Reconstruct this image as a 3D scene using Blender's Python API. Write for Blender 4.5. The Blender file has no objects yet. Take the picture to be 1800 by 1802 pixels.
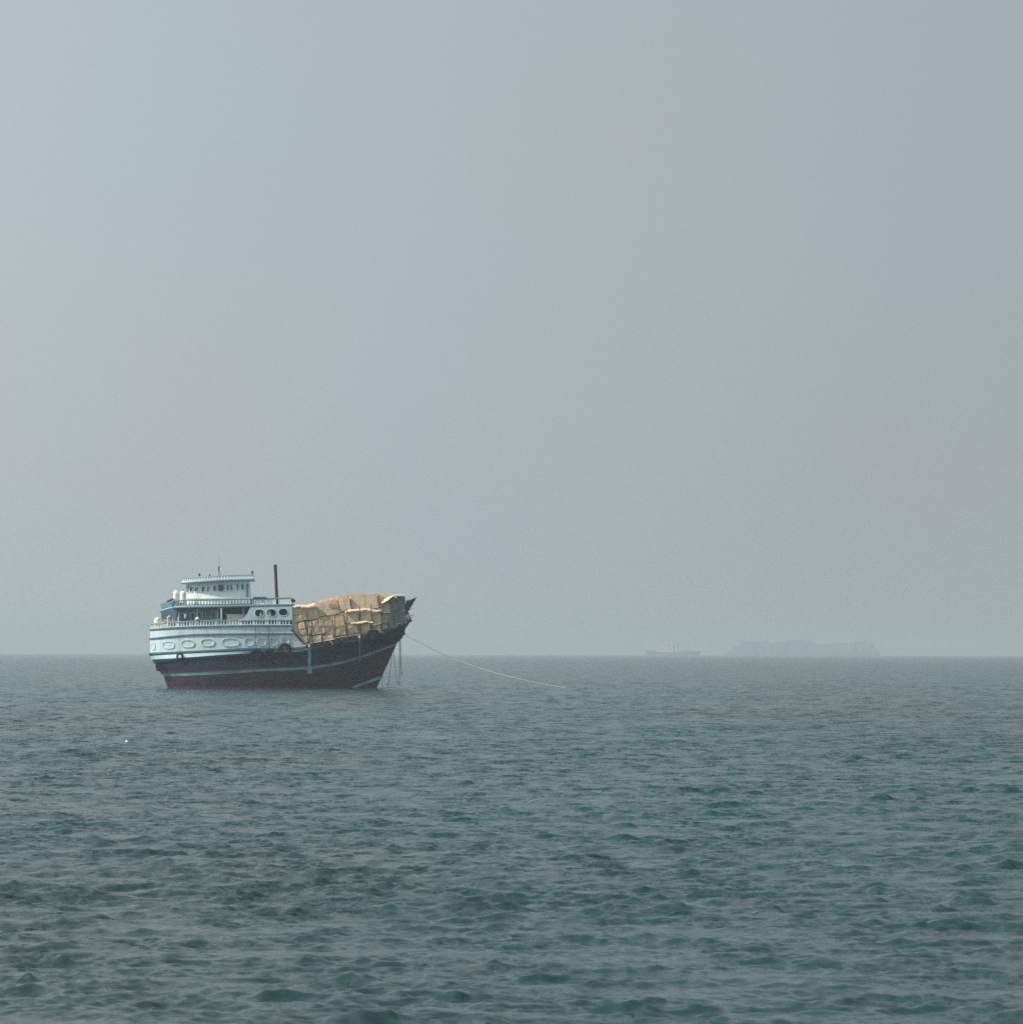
import bpy, bmesh, math, random
import numpy as np
from mathutils import Vector, Matrix, noise
R = math.radians
random.seed(7)
S = bpy.context.scene
COL = S.collection

# ------------------------------------------------------------------ camera
CAM_H = 4.6
F_PX = 5714.0            # focal length in pixels of the 1800 px wide photograph
EARTH = 6.371e6
cam_d = bpy.data.cameras.new('camera')
cam = bpy.data.objects.new('camera', cam_d)
COL.objects.link(cam)
cam_d.sensor_fit = 'HORIZONTAL'
cam_d.sensor_width = 36.0
cam_d.lens = 36.0 * F_PX / 1800.0
cam_d.clip_start = 0.5
cam_d.clip_end = 60000
PITCH = math.atan(252.0 / F_PX) - math.sqrt(2 * CAM_H / EARTH)
ROLL = R(0.10)
CAM_M = (Matrix.Translation((0, 0, CAM_H)) @ Matrix.Rotation(R(90) + PITCH, 4, 'X')
         @ Matrix.Rotation(ROLL, 4, 'Z'))
cam.matrix_world = CAM_M
cam_d.dof.use_dof = True
cam_d.dof.focus_distance = 400.0
cam_d.dof.aperture_fstop = 5.6
S.camera = cam

# ------------------------------------------------------------------ world, sun, exposure
SUN_EL, SUN_AZ = R(42), R(20)          # sun to the left, a little on the camera's side
SUN_DIR = Vector((-math.cos(SUN_EL) * math.cos(SUN_AZ), -math.cos(SUN_EL) * math.sin(SUN_AZ), math.sin(SUN_EL)))
w = bpy.data.worlds.new('World')
S.world = w
w.use_nodes = True
nt = w.node_tree
nt.nodes.clear()
out = nt.nodes.new('ShaderNodeOutputWorld')
bg = nt.nodes.new('ShaderNodeBackground')
sky = nt.nodes.new('ShaderNodeTexSky')
sky.sky_type = 'NISHITA'
sky.sun_disc = False
sky.sun_elevation = SUN_EL
sky.sun_rotation = math.atan2(SUN_DIR.x, SUN_DIR.y)
sky.air_density = 1.0
sky.dust_density = 6.0
sky.ozone_density = 1.0
mix = nt.nodes.new('ShaderNodeMix')
mix.data_type = 'RGBA'
mix.inputs['Factor'].default_value = 0.85
mix.inputs['B'].default_value = (5.82, 6.68, 6.92, 1)     # the milky veil of a hazy day
nt.links.new(sky.outputs['Color'], mix.inputs['A'])
# haze scatters forward: the whole sky is a little brighter towards the sun's side
wtc = nt.nodes.new('ShaderNodeTexCoord')
dotn = nt.nodes.new('ShaderNodeVectorMath'); dotn.operation = 'DOT_PRODUCT'
dotn.inputs[1].default_value = (SUN_DIR.x, SUN_DIR.y, 0)
gl = nt.nodes.new('ShaderNodeMath'); gl.operation = 'MULTIPLY_ADD'
gl.inputs[1].default_value = 0.85; gl.inputs[2].default_value = 1.0
sc_ = nt.nodes.new('ShaderNodeVectorMath'); sc_.operation = 'SCALE'
nt.links.new(wtc.outputs['Generated'], dotn.inputs[0]); nt.links.new(dotn.outputs['Value'], gl.inputs[0])
nt.links.new(mix.outputs['Result'], sc_.inputs[0]); nt.links.new(gl.outputs[0], sc_.inputs['Scale'])
# the veil is never quite even: slow, faint changes of tint all over the sky
wn_ = nt.nodes.new('ShaderNodeTexNoise'); wn_.inputs['Scale'].default_value = 7.0; wn_.inputs['Detail'].default_value = 2.0
nt.links.new(wtc.outputs['Generated'], wn_.inputs['Vector'])
tint = nt.nodes.new('ShaderNodeMix'); tint.data_type = 'RGBA'
tint.inputs['B'].default_value = (1.022, 0.996, 0.99, 1); tint.inputs['A'].default_value = (0.978, 1.004, 1.01, 1)
tr_ = nt.nodes.new('ShaderNodeMapRange'); tr_.inputs['From Min'].default_value = 0.3; tr_.inputs['From Max'].default_value = 0.7
nt.links.new(wn_.outputs['Fac'], tr_.inputs['Value']); nt.links.new(tr_.outputs['Result'], tint.inputs['Factor'])
tm = nt.nodes.new('ShaderNodeVectorMath'); tm.operation = 'MULTIPLY'
nt.links.new(sc_.outputs['Vector'], tm.inputs[0]); nt.links.new(tint.outputs['Result'], tm.inputs[1])
nt.links.new(tm.outputs['Vector'], bg.inputs['Color'])
bg.inputs['Strength'].default_value = 0.1
nt.links.new(bg.outputs['Background'], out.inputs['Surface'])

sun_d = bpy.data.lights.new('sun', 'SUN')
sun_d.energy = 4.5
sun_d.angle = R(1.0)
sun_d.color = (1.0, 0.93, 0.82)
sun = bpy.data.objects.new('sun', sun_d)
COL.objects.link(sun)
sun.rotation_euler = SUN_DIR.to_track_quat('Z', 'Y').to_euler()

S.view_settings.view_transform = 'Standard'
S.view_settings.look = 'None'
S.view_settings.exposure = 0.0
S.view_settings.gamma = 1.0
S.view_settings.use_curve_mapping = False
S.render.engine = 'CYCLES'
S.cycles.use_denoising = False        # the grain left in the air is like the photograph's
S.cycles.sample_clamp_direct = 2.0
S.cycles.sample_clamp_indirect = 2.0
S.cycles.volume_bounces = 2
S.cycles.max_bounces = 8
S.cycles.caustics_reflective = False
S.cycles.caustics_refractive = False

# ------------------------------------------------------------------ helpers
def ray(px, py):
    """direction of a photograph pixel (1800 x 1802) in the world"""
    d = Vector(((px - 900.0) / F_PX, (901.0 - py) / F_PX, -1.0))
    return (CAM_M.to_3x3() @ d).normalized()

YAW = R(-3.5)                                   # boat seen square on its beam
BOAT = Vector((-28.7, 400.0, -0.02))
BOAT_M = Matrix.Translation(BOAT) @ Matrix.Rotation(-YAW, 4, 'Z')
BOAT_I = BOAT_M.inverted()

def bp(px, py, Y):
    """boat-local point of a photograph pixel on the fore-and-aft plane y = Y"""
    o = BOAT_I @ Vector((0, 0, CAM_H))
    d = BOAT_I.to_3x3() @ ray(px, py)
    t = (Y - o.y) / d.y
    p = o + d * t
    return Vector((p.x, Y, p.z))

def lin(pts, x):
    if x <= pts[0][0]: return pts[0][1]
    for (x0, y0), (x1, y1) in zip(pts, pts[1:]):
        if x <= x1:
            return y0 + (y1 - y0) * (x - x0) / (x1 - x0)
    return pts[-1][1]

def curve_y(pts, x):
    """smooth (monotone cubic) interpolation through the points"""
    n = len(pts)
    if x <= pts[0][0]: return pts[0][1]
    if x >= pts[-1][0]: return pts[-1][1]
    d = [(pts[i+1][1]-pts[i][1])/(pts[i+1][0]-pts[i][0]) for i in range(n-1)]
    m = [d[0]] + [0 if d[i-1]*d[i] <= 0 else 2*d[i-1]*d[i]/(d[i-1]+d[i]) for i in range(1, n-1)] + [d[-1]]
    for i in range(n-1):
        if x <= pts[i+1][0]:
            h = pts[i+1][0]-pts[i][0]; t = (x-pts[i][0])/h
            return ((2*t**3-3*t*t+1)*pts[i][1] + (t**3-2*t*t+t)*h*m[i]
                    + (-2*t**3+3*t*t)*pts[i+1][1] + (t**3-t*t)*h*m[i+1])

class MB:
    def __init__(self):
        self.v = []; self.f = []; self.mi = []
    def add(self, vs, fs, mi=0):
        o = len(self.v)
        self.v += [Vector(p) for p in vs]
        for f in fs:
            self.f.append([o + i for i in f]); self.mi.append(mi)
        return self
    def box(self, c, s, rot=None, mi=0):
        c = Vector(c); h = Vector(s) / 2
        vs = [Vector((x*h.x, y*h.y, z*h.z)) for x in (-1, 1) for y in (-1, 1) for z in (-1, 1)]
        if rot is not None: vs = [rot @ q for q in vs]
        return self.add([c + q for q in vs],
                        [(0,1,3,2), (4,6,7,5), (0,4,5,1), (2,3,7,6), (0,2,6,4), (1,5,7,3)], mi)
    def tube(self, pts, r, n=8, mi=0, cap=True):
        pts = [Vector(p) for p in pts]
        rs = r if isinstance(r, (list, tuple)) else [r]*len(pts)
        rings = []
        for i, p in enumerate(pts):
            t = (pts[min(i+1, len(pts)-1)] - pts[max(i-1, 0)]).normalized()
            a = Vector((0, 0, 1)) if abs(t.z) < .9 else Vector((1, 0, 0))
            u = t.cross(a).normalized(); q = t.cross(u)
            rings += [p + (u*math.cos(2*math.pi*k/n) + q*math.sin(2*math.pi*k/n))*rs[i] for k in range(n)]
        fs = [(i*n+k, i*n+(k+1) % n, (i+1)*n+(k+1) % n, (i+1)*n+k) for i in range(len(pts)-1) for k in range(n)]
        if cap:
            fs += [tuple(range(n))[::-1], tuple((len(pts)-1)*n+k for k in range(n))]
        return self.add(rings, fs, mi)
    def lathe(self, prof, c, n=20, axis='Z', mi=0):
        c = Vector(c); vs = []
        for r_, h in prof:
            for k in range(n):
                a = 2*math.pi*k/n
                p = Vector((r_*math.cos(a), r_*math.sin(a), h))
                if axis == 'Y': p = Vector((p.x, p.z, p.y))
                if axis == 'X': p = Vector((p.z, p.y, p.x))
                vs.append(c + p)
        m = len(prof)
        fs = [(i*n+k, i*n+(k+1) % n, (i+1)*n+(k+1) % n, (i+1)*n+k) for i in range(m-1) for k in range(n)]
        return self.add(vs, fs, mi)
    def grid(self, rows, mi=0):
        n = len(rows[0])
        vs = [p for r_ in rows for p in r_]
        fs = [(i*n+k, i*n+k+1, (i+1)*n+k+1, (i+1)*n+k) for i in range(len(rows)-1) for k in range(n-1)]
        return self.add(vs, fs, mi)
    def mesh(self, name, mats, smooth=False, origin=None, angle=40):
        o = Vector(origin) if origin is not None else Vector()
        me = bpy.data.meshes.new(name)
        me.from_pydata([tuple(p - o) for p in self.v], [], self.f)
        for m_ in (mats if isinstance(mats, (list, tuple)) else [mats]): me.materials.append(m_)
        me.polygons.foreach_set('material_index', self.mi)
        bm = bmesh.new(); bm.from_mesh(me)
        bmesh.ops.remove_doubles(bm, verts=bm.verts, dist=1e-5)
        bmesh.ops.recalc_face_normals(bm, faces=bm.faces)
        bm.to_mesh(me); bm.free()
        if smooth:
            me.shade_smooth() if hasattr(me, 'shade_smooth') else None
            me.set_sharp_from_angle(angle=R(angle))
        return me
    def part(self, name, mats, parent, smooth=False, angle=40):
        ob = bpy.data.objects.new(name, self.mesh(name, mats, smooth, None, angle))
        COL.objects.link(ob)
        ob.parent = parent
        return ob
    def thing(self, name, mats, label, cat, group=None, kind=None, smooth=False, frame=None, angle=40):
        """top-level mesh; its origin goes to the middle of its base"""
        xs = [p.x for p in self.v]; ys = [p.y for p in self.v]; zs = [p.z for p in self.v]
        o = Vector(((min(xs)+max(xs))/2, (min(ys)+max(ys))/2, min(zs)))
        ob = bpy.data.objects.new(name, self.mesh(name, mats, smooth, o, angle))
        COL.objects.link(ob)
        ob.matrix_world = (frame if frame is not None else Matrix()) @ Matrix.Translation(o)
        tag(ob, label, cat, group, kind)
        ob['base'] = tuple(o)
        return ob

def tag(o, label=None, cat=None, group=None, kind=None):
    for k, v_ in (('label', label), ('category', cat), ('group', group), ('kind', kind)):
        if v_: o[k] = v_

def empty(name, label, cat, frame, group=None):
    o = bpy.data.objects.new(name, None)
    COL.objects.link(o)
    o.matrix_world = frame
    tag(o, label, cat, group)
    return o

def plate(outer, holes, Y, th):
    """a plate in an x-z plane with real holes, thickness th"""
    cu = bpy.data.curves.new('plate', 'CURVE'); cu.dimensions = '2D'; cu.fill_mode = 'BOTH'; cu.extrude = th/2
    for lp in [outer] + holes:
        sp = cu.splines.new('POLY'); sp.points.add(len(lp)-1)
        for p_, q in zip(sp.points, lp): p_.co = (q[0], q[1], 0, 1)
        sp.use_cyclic_u = True
    ob = bpy.data.objects.new('plate', cu); COL.objects.link(ob)
    dg = bpy.context.evaluated_depsgraph_get()
    me = bpy.data.meshes.new_from_object(ob.evaluated_get(dg))
    mb = MB(); mb.add([(v.co.x, Y + v.co.z, v.co.y) for v in me.vertices], [list(p.vertices) for p in me.polygons])
    bpy.data.objects.remove(ob); bpy.data.curves.remove(cu); bpy.data.meshes.remove(me)
    return mb

# ------------------------------------------------------------------ materials
def mat(name, col, rough=0.6, var=0.12, scale=1.5, dirt=None, dirt_amt=0.0, stretch=(1, 1, 1), bump=0.0, bscale=12.0,
        rand=0.0, spec=0.4):
    m = bpy.data.materials.new(name); m.use_nodes = True
    t = m.node_tree; n = t.nodes; L = t.links
    b = n['Principled BSDF']
    b.inputs['Roughness'].default_value = rough
    b.inputs['Specular IOR Level'].default_value = spec
    tc = n.new('ShaderNodeTexCoord')
    mp = n.new('ShaderNodeMapping'); mp.inputs['Scale'].default_value = stretch
    L.new(tc.outputs['Object'], mp.inputs['Vector'])
    nz = n.new('ShaderNodeTexNoise'); nz.inputs['Scale'].default_value = scale; nz.inputs['Detail'].default_value = 6
    L.new(mp.outputs['Vector'], nz.inputs['Vector'])
    hsv = n.new('ShaderNodeHueSaturation'); hsv.inputs['Color'].default_value = (*col, 1)
    mr = n.new('ShaderNodeMapRange')
    mr.inputs['From Min'].default_value = 0.3; mr.inputs['From Max'].default_value = 0.7
    mr.inputs['To Min'].default_value = 1 - var; mr.inputs['To Max'].default_value = 1 + var
    L.new(nz.outputs['Fac'], mr.inputs['Value'])
    last = mr.outputs['Result']
    if rand:
        oi = n.new('ShaderNodeObjectInfo')
        r2 = n.new('ShaderNodeMapRange'); r2.inputs['To Min'].default_value = 1 - rand; r2.inputs['To Max'].default_value = 1 + rand
        L.new(oi.outputs['Random'], r2.inputs['Value'])
        mu = n.new('ShaderNodeMath'); mu.operation = 'MULTIPLY'
        L.new(last, mu.inputs[0]); L.new(r2.outputs['Result'], mu.inputs[1]); last = mu.outputs[0]
        r3 = n.new('ShaderNodeMapRange'); r3.inputs['To Min'].default_value = 0.485; r3.inputs['To Max'].default_value = 0.515
        wn = n.new('ShaderNodeTexWhiteNoise'); wn.noise_dimensions = '1D'
        L.new(oi.outputs['Random'], wn.inputs['W']); L.new(wn.outputs['Value'], r3.inputs['Value'])
        L.new(r3.outputs['Result'], hsv.inputs['Hue'])
    L.new(last, hsv.inputs['Value'])
    c = hsv.outputs['Color']
    if dirt is not None:
        n2 = n.new('ShaderNodeTexNoise'); n2.inputs['Scale'].default_value = scale*0.8; n2.inputs['Detail'].default_value = 8
        m2 = n.new('ShaderNodeMapping'); m2.inputs['Scale'].default_value = (stretch[0]*1.3, stretch[1]*1.3, stretch[2]*0.35)
        m2.inputs['Location'].default_value = (7, 3, 1)
        L.new(tc.outputs['Object'], m2.inputs['Vector']); L.new(m2.outputs['Vector'], n2.inputs['Vector'])
        r4 = n.new('ShaderNodeMapRange'); r4.inputs['From Min'].default_value = 0.5; r4.inputs['From Max'].default_value = 0.78
        r4.inputs['To Max'].default_value = dirt_amt
        L.new(n2.outputs['Fac'], r4.inputs['Value'])
        mx = n.new('ShaderNodeMix'); mx.data_type = 'RGBA'; mx.inputs['B'].default_value = (*dirt, 1)
        L.new(r4.outputs['Result'], mx.inputs['Factor']); L.new(c, mx.inputs['A']); c = mx.outputs['Result']
    L.new(c, b.inputs['Base Color'])
    if bump:
        n3 = n.new('ShaderNodeTexNoise'); n3.inputs['Scale'].default_value = bscale; n3.inputs['Detail'].default_value = 4
        L.new(mp.outputs['Vector'], n3.inputs['Vector'])
        bu = n.new('ShaderNodeBump'); bu.inputs['Strength'].default_value = bump; bu.inputs['Distance'].default_value = 0.05
        L.new(n3.outputs['Fac'], bu.inputs['Height']); L.new(bu.outputs['Normal'], b.inputs['Normal'])
    return m

M = {
 'white':  mat('white_paint', (.68, .735, .735), .55, .06, .8, (.42, .33, .24), .35, bump=.1, bscale=4),
 'poop':   mat('poop_paint', (.57, .705, .75), .5, .07, .8, (.40, .30, .20), .6, stretch=(1.6, 1.6, .5), bump=.1, bscale=4),
 'rim':    mat('oval_rim_paint', (.45, .62, .67), .5, .1, 1),
 'cardshade': mat('shade_toned_carton', (.20, .225, .22), .8, .15, 1.2, (.14, .14, .13), .5, rand=.12, bump=.3, bscale=3, spec=.2),  # shade of the bow-facing cartons painted into a darker card colour
 'pale':   mat('pale_blue_paint', (.42, .60, .64), .55, .10, .9, (.20, .24, .24), .4),
 'bluewhite': mat('bluish_white_paint', (.56, .70, .74), .55, .08, .9, (.34, .36, .34), .4),
 'blue':   mat('blue_trim_paint', (.05, .17, .25), .5, .2, 1.5),
 'teal':   mat('teal_rail_paint', (.09, .24, .29), .5, .2, 1.5),
 'brown':  mat('dark_brown_planking', (.05, .035, .032), .7, .3, 2, stretch=(.6, 1, 3)),
 'weed':   mat('waterline_weed', (.018, .022, .018), .55, .4, 2.5, stretch=(1, 1, .4)),
 'dteal':  mat('dark_teal_paint', (.03, .10, .13), .6, .2, 1.5),
 'stripe': mat('teal_stripe_paint', (.15, .32, .36), .6, .22, .7, (.06, .08, .09), .6, stretch=(1, 1, 2)),
 'hull':   mat('dark_hull_paint', (.009, .016, .034), .62, .3, .5, (.05, .045, .05), .4, stretch=(1, 1, .3), bump=.15, bscale=3, spec=.25),
 'bottom': mat('maroon_hull_paint', (.048, .018, .034), .65, .25, .4, (.025, .03, .04), .6, stretch=(1, 1, .3), bump=.15, bscale=3, spec=.25),
 'rubber': mat('black_rubber', (.008, .010, .013), .9, .2, 3, spec=.15),
 'dark':   mat('dark_iron', (.022, .02, .022), .6, .3, 3, (.10, .04, .02), .5),
 'ship': mat('far_ship_paint', (.12, .17, .19), .7, .15, .1),
 'glass':  mat('dark_window_glass', (.03, .035, .04), .15, .2, 2, spec=.5),
 'wood':   mat('weathered_wood', (.20, .15, .11), .8, .25, 3, stretch=(4, 4, .6)),
 'pole':   mat('grey_stake_wood', (.05, .045, .04), .8, .25, 3),
 'deck':   mat('deck_boards', (.28, .24, .19), .8, .2, 2),
 'void':   mat('painted_recess_shade', (.045, .06, .07), .7, .2, 1),  # shade of the open recess, painted as a near-black tone
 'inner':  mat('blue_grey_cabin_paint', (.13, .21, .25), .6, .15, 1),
 'rope':   mat('pale_rope', (.50, .47, .44), .9, .2, 6),
 'line':   mat('white_nylon_line', (.60, .61, .60), .7, .05, 6),
 'drope':  mat('wet_dark_rope', (.09, .10, .10), .9, .2, 6),
 'card':   mat('brown_cardboard', (.66, .485, .335), .85, .14, .9, (.25, .15, .10), .45, rand=.16, bump=.3, bscale=3, spec=.15),
 'cardred': mat('reddish_cardboard', (.61, .425, .305), .85, .16, 1.2, (.24, .13, .09), .5, rand=.15, bump=.3, bscale=3, spec=.15),
 'cardolive': mat('greyish_cardboard', (.575, .465, .33), .85, .12, 1.2, (.22, .18, .13), .4, rand=.1, bump=.3, bscale=3, spec=.15),
 'tape':   mat('packing_tape', (.52, .42, .30), .4, .05, 2),
 'print':  mat('printed_panel', (.40, .30, .22), .8, .1, 2),
 'mark':   mat('white_print', (.75, .73, .68), .7, .05, 2),
 'sheet':  mat('cream_sheeting', (.80, .66, .44), .7, .18, 1.2, (.66, .40, .18), .6, bump=.5, bscale=4),
 'tarp':   mat('white_tarpaulin', (.68, .64, .60), .6, .12, 1.5, (.42, .36, .32), .5, bump=.5, bscale=4),
 'teal_tarp': mat('teal_tarpaulin', (.03, .30, .33), .6, .15, 2, bump=.4, bscale=5),
 'navy':   mat('navy_cloth', (.03, .05, .12), .9, .2, 3),
 'canvas': mat('grey_blue_canvas', (.10, .20, .26), .85, .2, 2, bump=.4, bscale=4),
 'plastic': mat('white_plastic', (.80, .78, .73), .45, .05, 2, (.5, .45, .36), .3),
 'pink':   mat('faded_pink_cloth', (.55, .33, .28), .9, .15, 3),
 'red':    mat('faded_red_cloth', (.40, .06, .05), .9, .2, 3),
 'shipw':  mat('far_ship_white_paint', (.50, .49, .48), .6, .08, .1),
 'shipc':  mat('far_ship_cargo', (.13, .21, .23), .8, .25, .08),
}

# ------------------------------------------------------------------ sea
def build_sea():
    rng = np.random.default_rng(11)
    half, nd = R(11.0), 620
    th = np.linspace(-half, half, nd)
    ext = half + (np.geomspace(1, 1 + (math.pi - half)*25, 42)[1:] - 1) / 25
    th = np.concatenate([-ext[::-1], th, ext])[1:]
    rr = [2.0]
    while rr[-1] < 8300:
        r = rr[-1]
        rr.append(r + (max(.5, .06*r) if r < 27 else (.0018*r if r < 480 else .0018*r + (r-480)*.014)))
    rr = np.array(rr)
    NR, NT = len(rr), len(th)
    rg, tg = np.meshgrid(rr, th, indexing='ij')
    x = (rg*np.sin(tg)).astype(np.float64); y = (rg*np.cos(tg)).astype(np.float64)
    dth = np.gradient(th)
    cell = np.maximum(np.gradient(rr)[:, None]*0.85, rg*np.abs(dth)[None, :])
    z = np.zeros_like(x); dx = np.zeros_like(x); dy = np.zeros_like(x)
    lost = np.zeros_like(x)
    NW = 170
    lam = np.geomspace(0.17, 13.0, NW)*rng.uniform(.93, 1.07, NW)
    ang = R(262) + rng.normal(0, 1, NW)*R(43)
    ph = rng.uniform(0, 2*math.pi, NW)
    wt = np.exp(-((np.log(lam/.34))**2)/(2*.85**2)) + .45*np.exp(-((np.log(lam/1.3))**2)/(2*.6**2))
    slope = wt/np.sqrt((wt**2).sum())*SEA_SLOPE*math.sqrt(2)
    # slow gusts make some patches rougher than others
    gust = np.zeros_like(x)
    for l_, a_, p_ in ((17, 1.2, .3), (29, 2.0, 1.7), (47, .7, 4.0), (83, 1.5, 2.2), (9, .4, 5.1)):
        k_ = 2*math.pi/l_
        gust += np.sin(k_*(x*math.cos(a_) + y*math.sin(a_)) + p_ + 1.3*np.sin(.6*k_*(y*math.cos(a_) - x*math.sin(a_))))
    gust = 1 + .12*gust
    grp = np.zeros_like(x)                      # wavelets come in groups: most of the surface is smooth, some fronts steep
    g2 = np.random.default_rng(5)
    near = rr < 900
    na = int(near.sum())
    for l_ in np.geomspace(.7, 5.0, 26):
        a_ = R(262) + g2.normal(0, 1)*R(45); k_ = 2*math.pi/l_
        grp[:na] += np.sin(k_*(x[:na]*math.cos(a_)*.6 + y[:na]*math.sin(a_)) + g2.uniform(0, 6.3))
    env = np.clip(.85 + .38*grp/math.sqrt(13), .2, 1.7)
    env[na:] = 1
    for i in range(NW):
        k = 2*math.pi/lam[i]
        keep = np.clip((lam[i]/cell - 2.1)/1.6, 0, 1)
        lost += (slope[i]**2/2)*(1-keep**2)
        if keep.max() <= 0: continue
        sel = np.nonzero(keep.max(axis=1) > 0)[0]
        a0, a1 = sel[0], sel[-1]+1
        kx, ky = k*math.cos(ang[i]), k*math.sin(ang[i])
        phase = kx*x[a0:a1] + ky*y[a0:a1] + ph[i]
        s, c = np.sin(phase), np.cos(phase)
        A = slope[i]/k*keep[a0:a1]*gust[a0:a1]*(env[a0:a1] if lam[i] < 1.8 else 1)
        z[a0:a1] += A*s
        q = .6
        dx[a0:a1] += q*A*c*math.cos(ang[i]); dy[a0:a1] += q*A*c*math.sin(ang[i])
    X = x + dx + .1*z; Y = y + dy - .45*z            # crests lean downwind, towards the camera
    Z = z - (x**2 + y**2)/(2*EARTH)
    co = np.stack([X, Y, Z], -1).reshape(-1, 3).astype(np.float32)
    idx = np.arange(NR*NT, dtype=np.int32).reshape(NR, NT)
    a = idx[:-1, :]; b = np.roll(idx, -1, axis=1)[:-1, :]; c_ = np.roll(idx, -1, axis=1)[1:, :]; d = idx[1:, :]
    quads = np.stack([a, d, c_, b], -1).reshape(-1, 4)
    # the disc under the camera is closed with a fan
    ctr = len(co); co = np.vstack([co, [[0, 0, 0]]]).astype(np.float32)
    tri = np.stack([np.full(NT, ctr), idx[0], np.roll(idx[0], -1)], -1)
    loops = np.concatenate([quads.ravel(), tri.ravel()]).astype(np.int32)
    starts = np.concatenate([np.arange(len(quads))*4, len(quads)*4 + np.arange(NT)*3]).astype(np.int32)
    me = bpy.data.meshes.new('sea')
    me.vertices.add(len(co)); me.vertices.foreach_set('co', co.ravel())
    me.loops.add(len(loops)); me.loops.foreach_set('vertex_index', loops)
    me.polygons.add(len(starts)); me.polygons.foreach_set('loop_start', starts)
    me.polygons.foreach_set('use_smooth', np.ones(len(starts), dtype=bool))
    at = me.attributes.new('ripple', 'FLOAT', 'POINT')
    at.data.foreach_set('value', np.append(np.sqrt(lost).ravel(), 0).astype(np.float32))
    me.update(); me.validate()
    ob = bpy.data.objects.new('sea', me); COL.objects.link(ob)
    tag(ob, 'choppy grey green sea under haze reaching to the horizon', None, None, 'structure')
    # water: clear surface over a dark body; the finest ripples are slopes read from noise
    m = bpy.data.materials.new('sea_water'); m.use_nodes = True
    t = m.node_tree; n = t.nodes; L = t.links; bs = n['Principled BSDF']
    geo = n.new('ShaderNodeNewGeometry'); att = n.new('ShaderNodeAttribute'); att.attribute_name = 'ripple'
    def nzn(scale, detail, st=(1, 1, 1)):
        mp = n.new('ShaderNodeMapping'); mp.inputs['Scale'].default_value = st
        L.new(geo.outputs['Position'], mp.inputs['Vector'])
        z_ = n.new('ShaderNodeTexNoise'); z_.inputs['Scale'].default_value = scale; z_.inputs['Detail'].default_value = detail
        L.new(mp.outputs['Vector'], z_.inputs['Vector']); return z_
    def vm(op, a_, b_):
        q = n.new('ShaderNodeVectorMath'); q.operation = op
        for i_, s_ in enumerate((a_, b_)):
            if isinstance(s_, tuple): q.inputs[i_].default_value = s_
            elif op == 'SCALE' and i_ == 1: L.new(s_, q.inputs['Scale'])
            else: L.new(s_, q.inputs[i_])
        return q.outputs['Vector']
    def ma(op, a_, b_):
        q = n.new('ShaderNodeMath'); q.operation = op
        for i_, s_ in enumerate((a_, b_)):
            if isinstance(s_, (int, float)): q.inputs[i_].default_value = s_
            else: L.new(s_, q.inputs[i_])
        return q.outputs[0]
    n1 = nzn(7.0, 4); n2 = nzn(.9, 2)
    v1 = vm('SUBTRACT', n1.outputs['Color'], (.5, .5, .5))
    v2 = vm('SUBTRACT', n2.outputs['Color'], (.5, .5, .5))
    streak = nzn(.28, 6, (1, .14, 1))
    sm = n.new('ShaderNodeMapRange'); sm.inputs['From Min'].default_value = .35; sm.inputs['From Max'].default_value = .65
    sm.inputs['To Min'].default_value = .4; sm.inputs['To Max'].default_value = 1.6
    L.new(streak.outputs['Fac'], sm.inputs['Value'])
    far = ma('MULTIPLY', ma('MULTIPLY', att.outputs['Fac'], SEA_FAR), sm.outputs['Result'])
    fine = ma('ADD', far, SEA_FINE)
    vv = vm('ADD', vm('SCALE', v1, fine), vm('SCALE', v2, far))
    flat = vm('MULTIPLY', vv, (1, 1, 0))
    nn = vm('NORMALIZE', vm('ADD', geo.outputs['Normal'], flat), (0, 0, 0))
    L.new(nn, bs.inputs['Normal'])
    patch = nzn(.02, 2, (1, .4, 1))
    cm = n.new('ShaderNodeMix'); cm.data_type = 'RGBA'
    cm.inputs['A'].default_value = (.017, .041, .042, 1); cm.inputs['B'].default_value = (.003, .053, .060, 1)
    pr_ = n.new('ShaderNodeMapRange'); pr_.inputs['From Min'].default_value = .38; pr_.inputs['From Max'].default_value = .62
    L.new(patch.outputs['Fac'], pr_.inputs['Value']); L.new(pr_.outputs['Result'], cm.inputs['Factor'])
    L.new(cm.outputs['Result'], bs.inputs['Base Color'])
    bs.inputs['IOR'].default_value = 1.333
    bs.inputs['Roughness'].default_value = .19
    me.materials.append(m)
    return ob

SEA_SLOPE, SEA_FAR, SEA_FINE = .235, 11.0, .30
build_sea()

# ------------------------------------------------------------------ the dhow
dhow = empty('cargo_dhow', 'wooden cargo dhow with white poop and maroon hull, loaded high with boxes', 'boat', BOAT_M)

def half(px, left, right, B, ls=170., p=2.3, lb=None, q=2.3):
    """half-breadth at a pixel column: rounded stern, full middle, tapering bow"""
    b = B
    if ls and px < left + ls:
        u = max(0., min(1., (px-left)/ls)); b *= max(0., 1-(1-u)**p)**(1/p)
    if lb and px > right - lb:
        u = max(0., min(1., (px-(right-lb))/lb)); b *= (1-u**q)
    return b

def samples(l, r, n):
    out_ = []
    for i in range(n+1):
        t = i/n
        e = t*t*(1.6-.6*t) if t < 1 else 1
        out_.append(l + (r-l)*e)
    return out_

def path(pts, B, n=70, ls=170., p=2.3, lb=None, q=2.3, l=None, r=None, off=0., dy=0.):
    """starboard run of a line given by pixels, from stern to bow, as boat-local points"""
    left = pts[0][0]; right = pts[-1][0]
    res = []
    for px in samples(left if l is None else l, right if r is None else r, n):
        res.append(bp(px, curve_y(pts, px)+dy, -(half(px, left, right, B, ls, p, lb, q)+off)))
    return res

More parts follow.
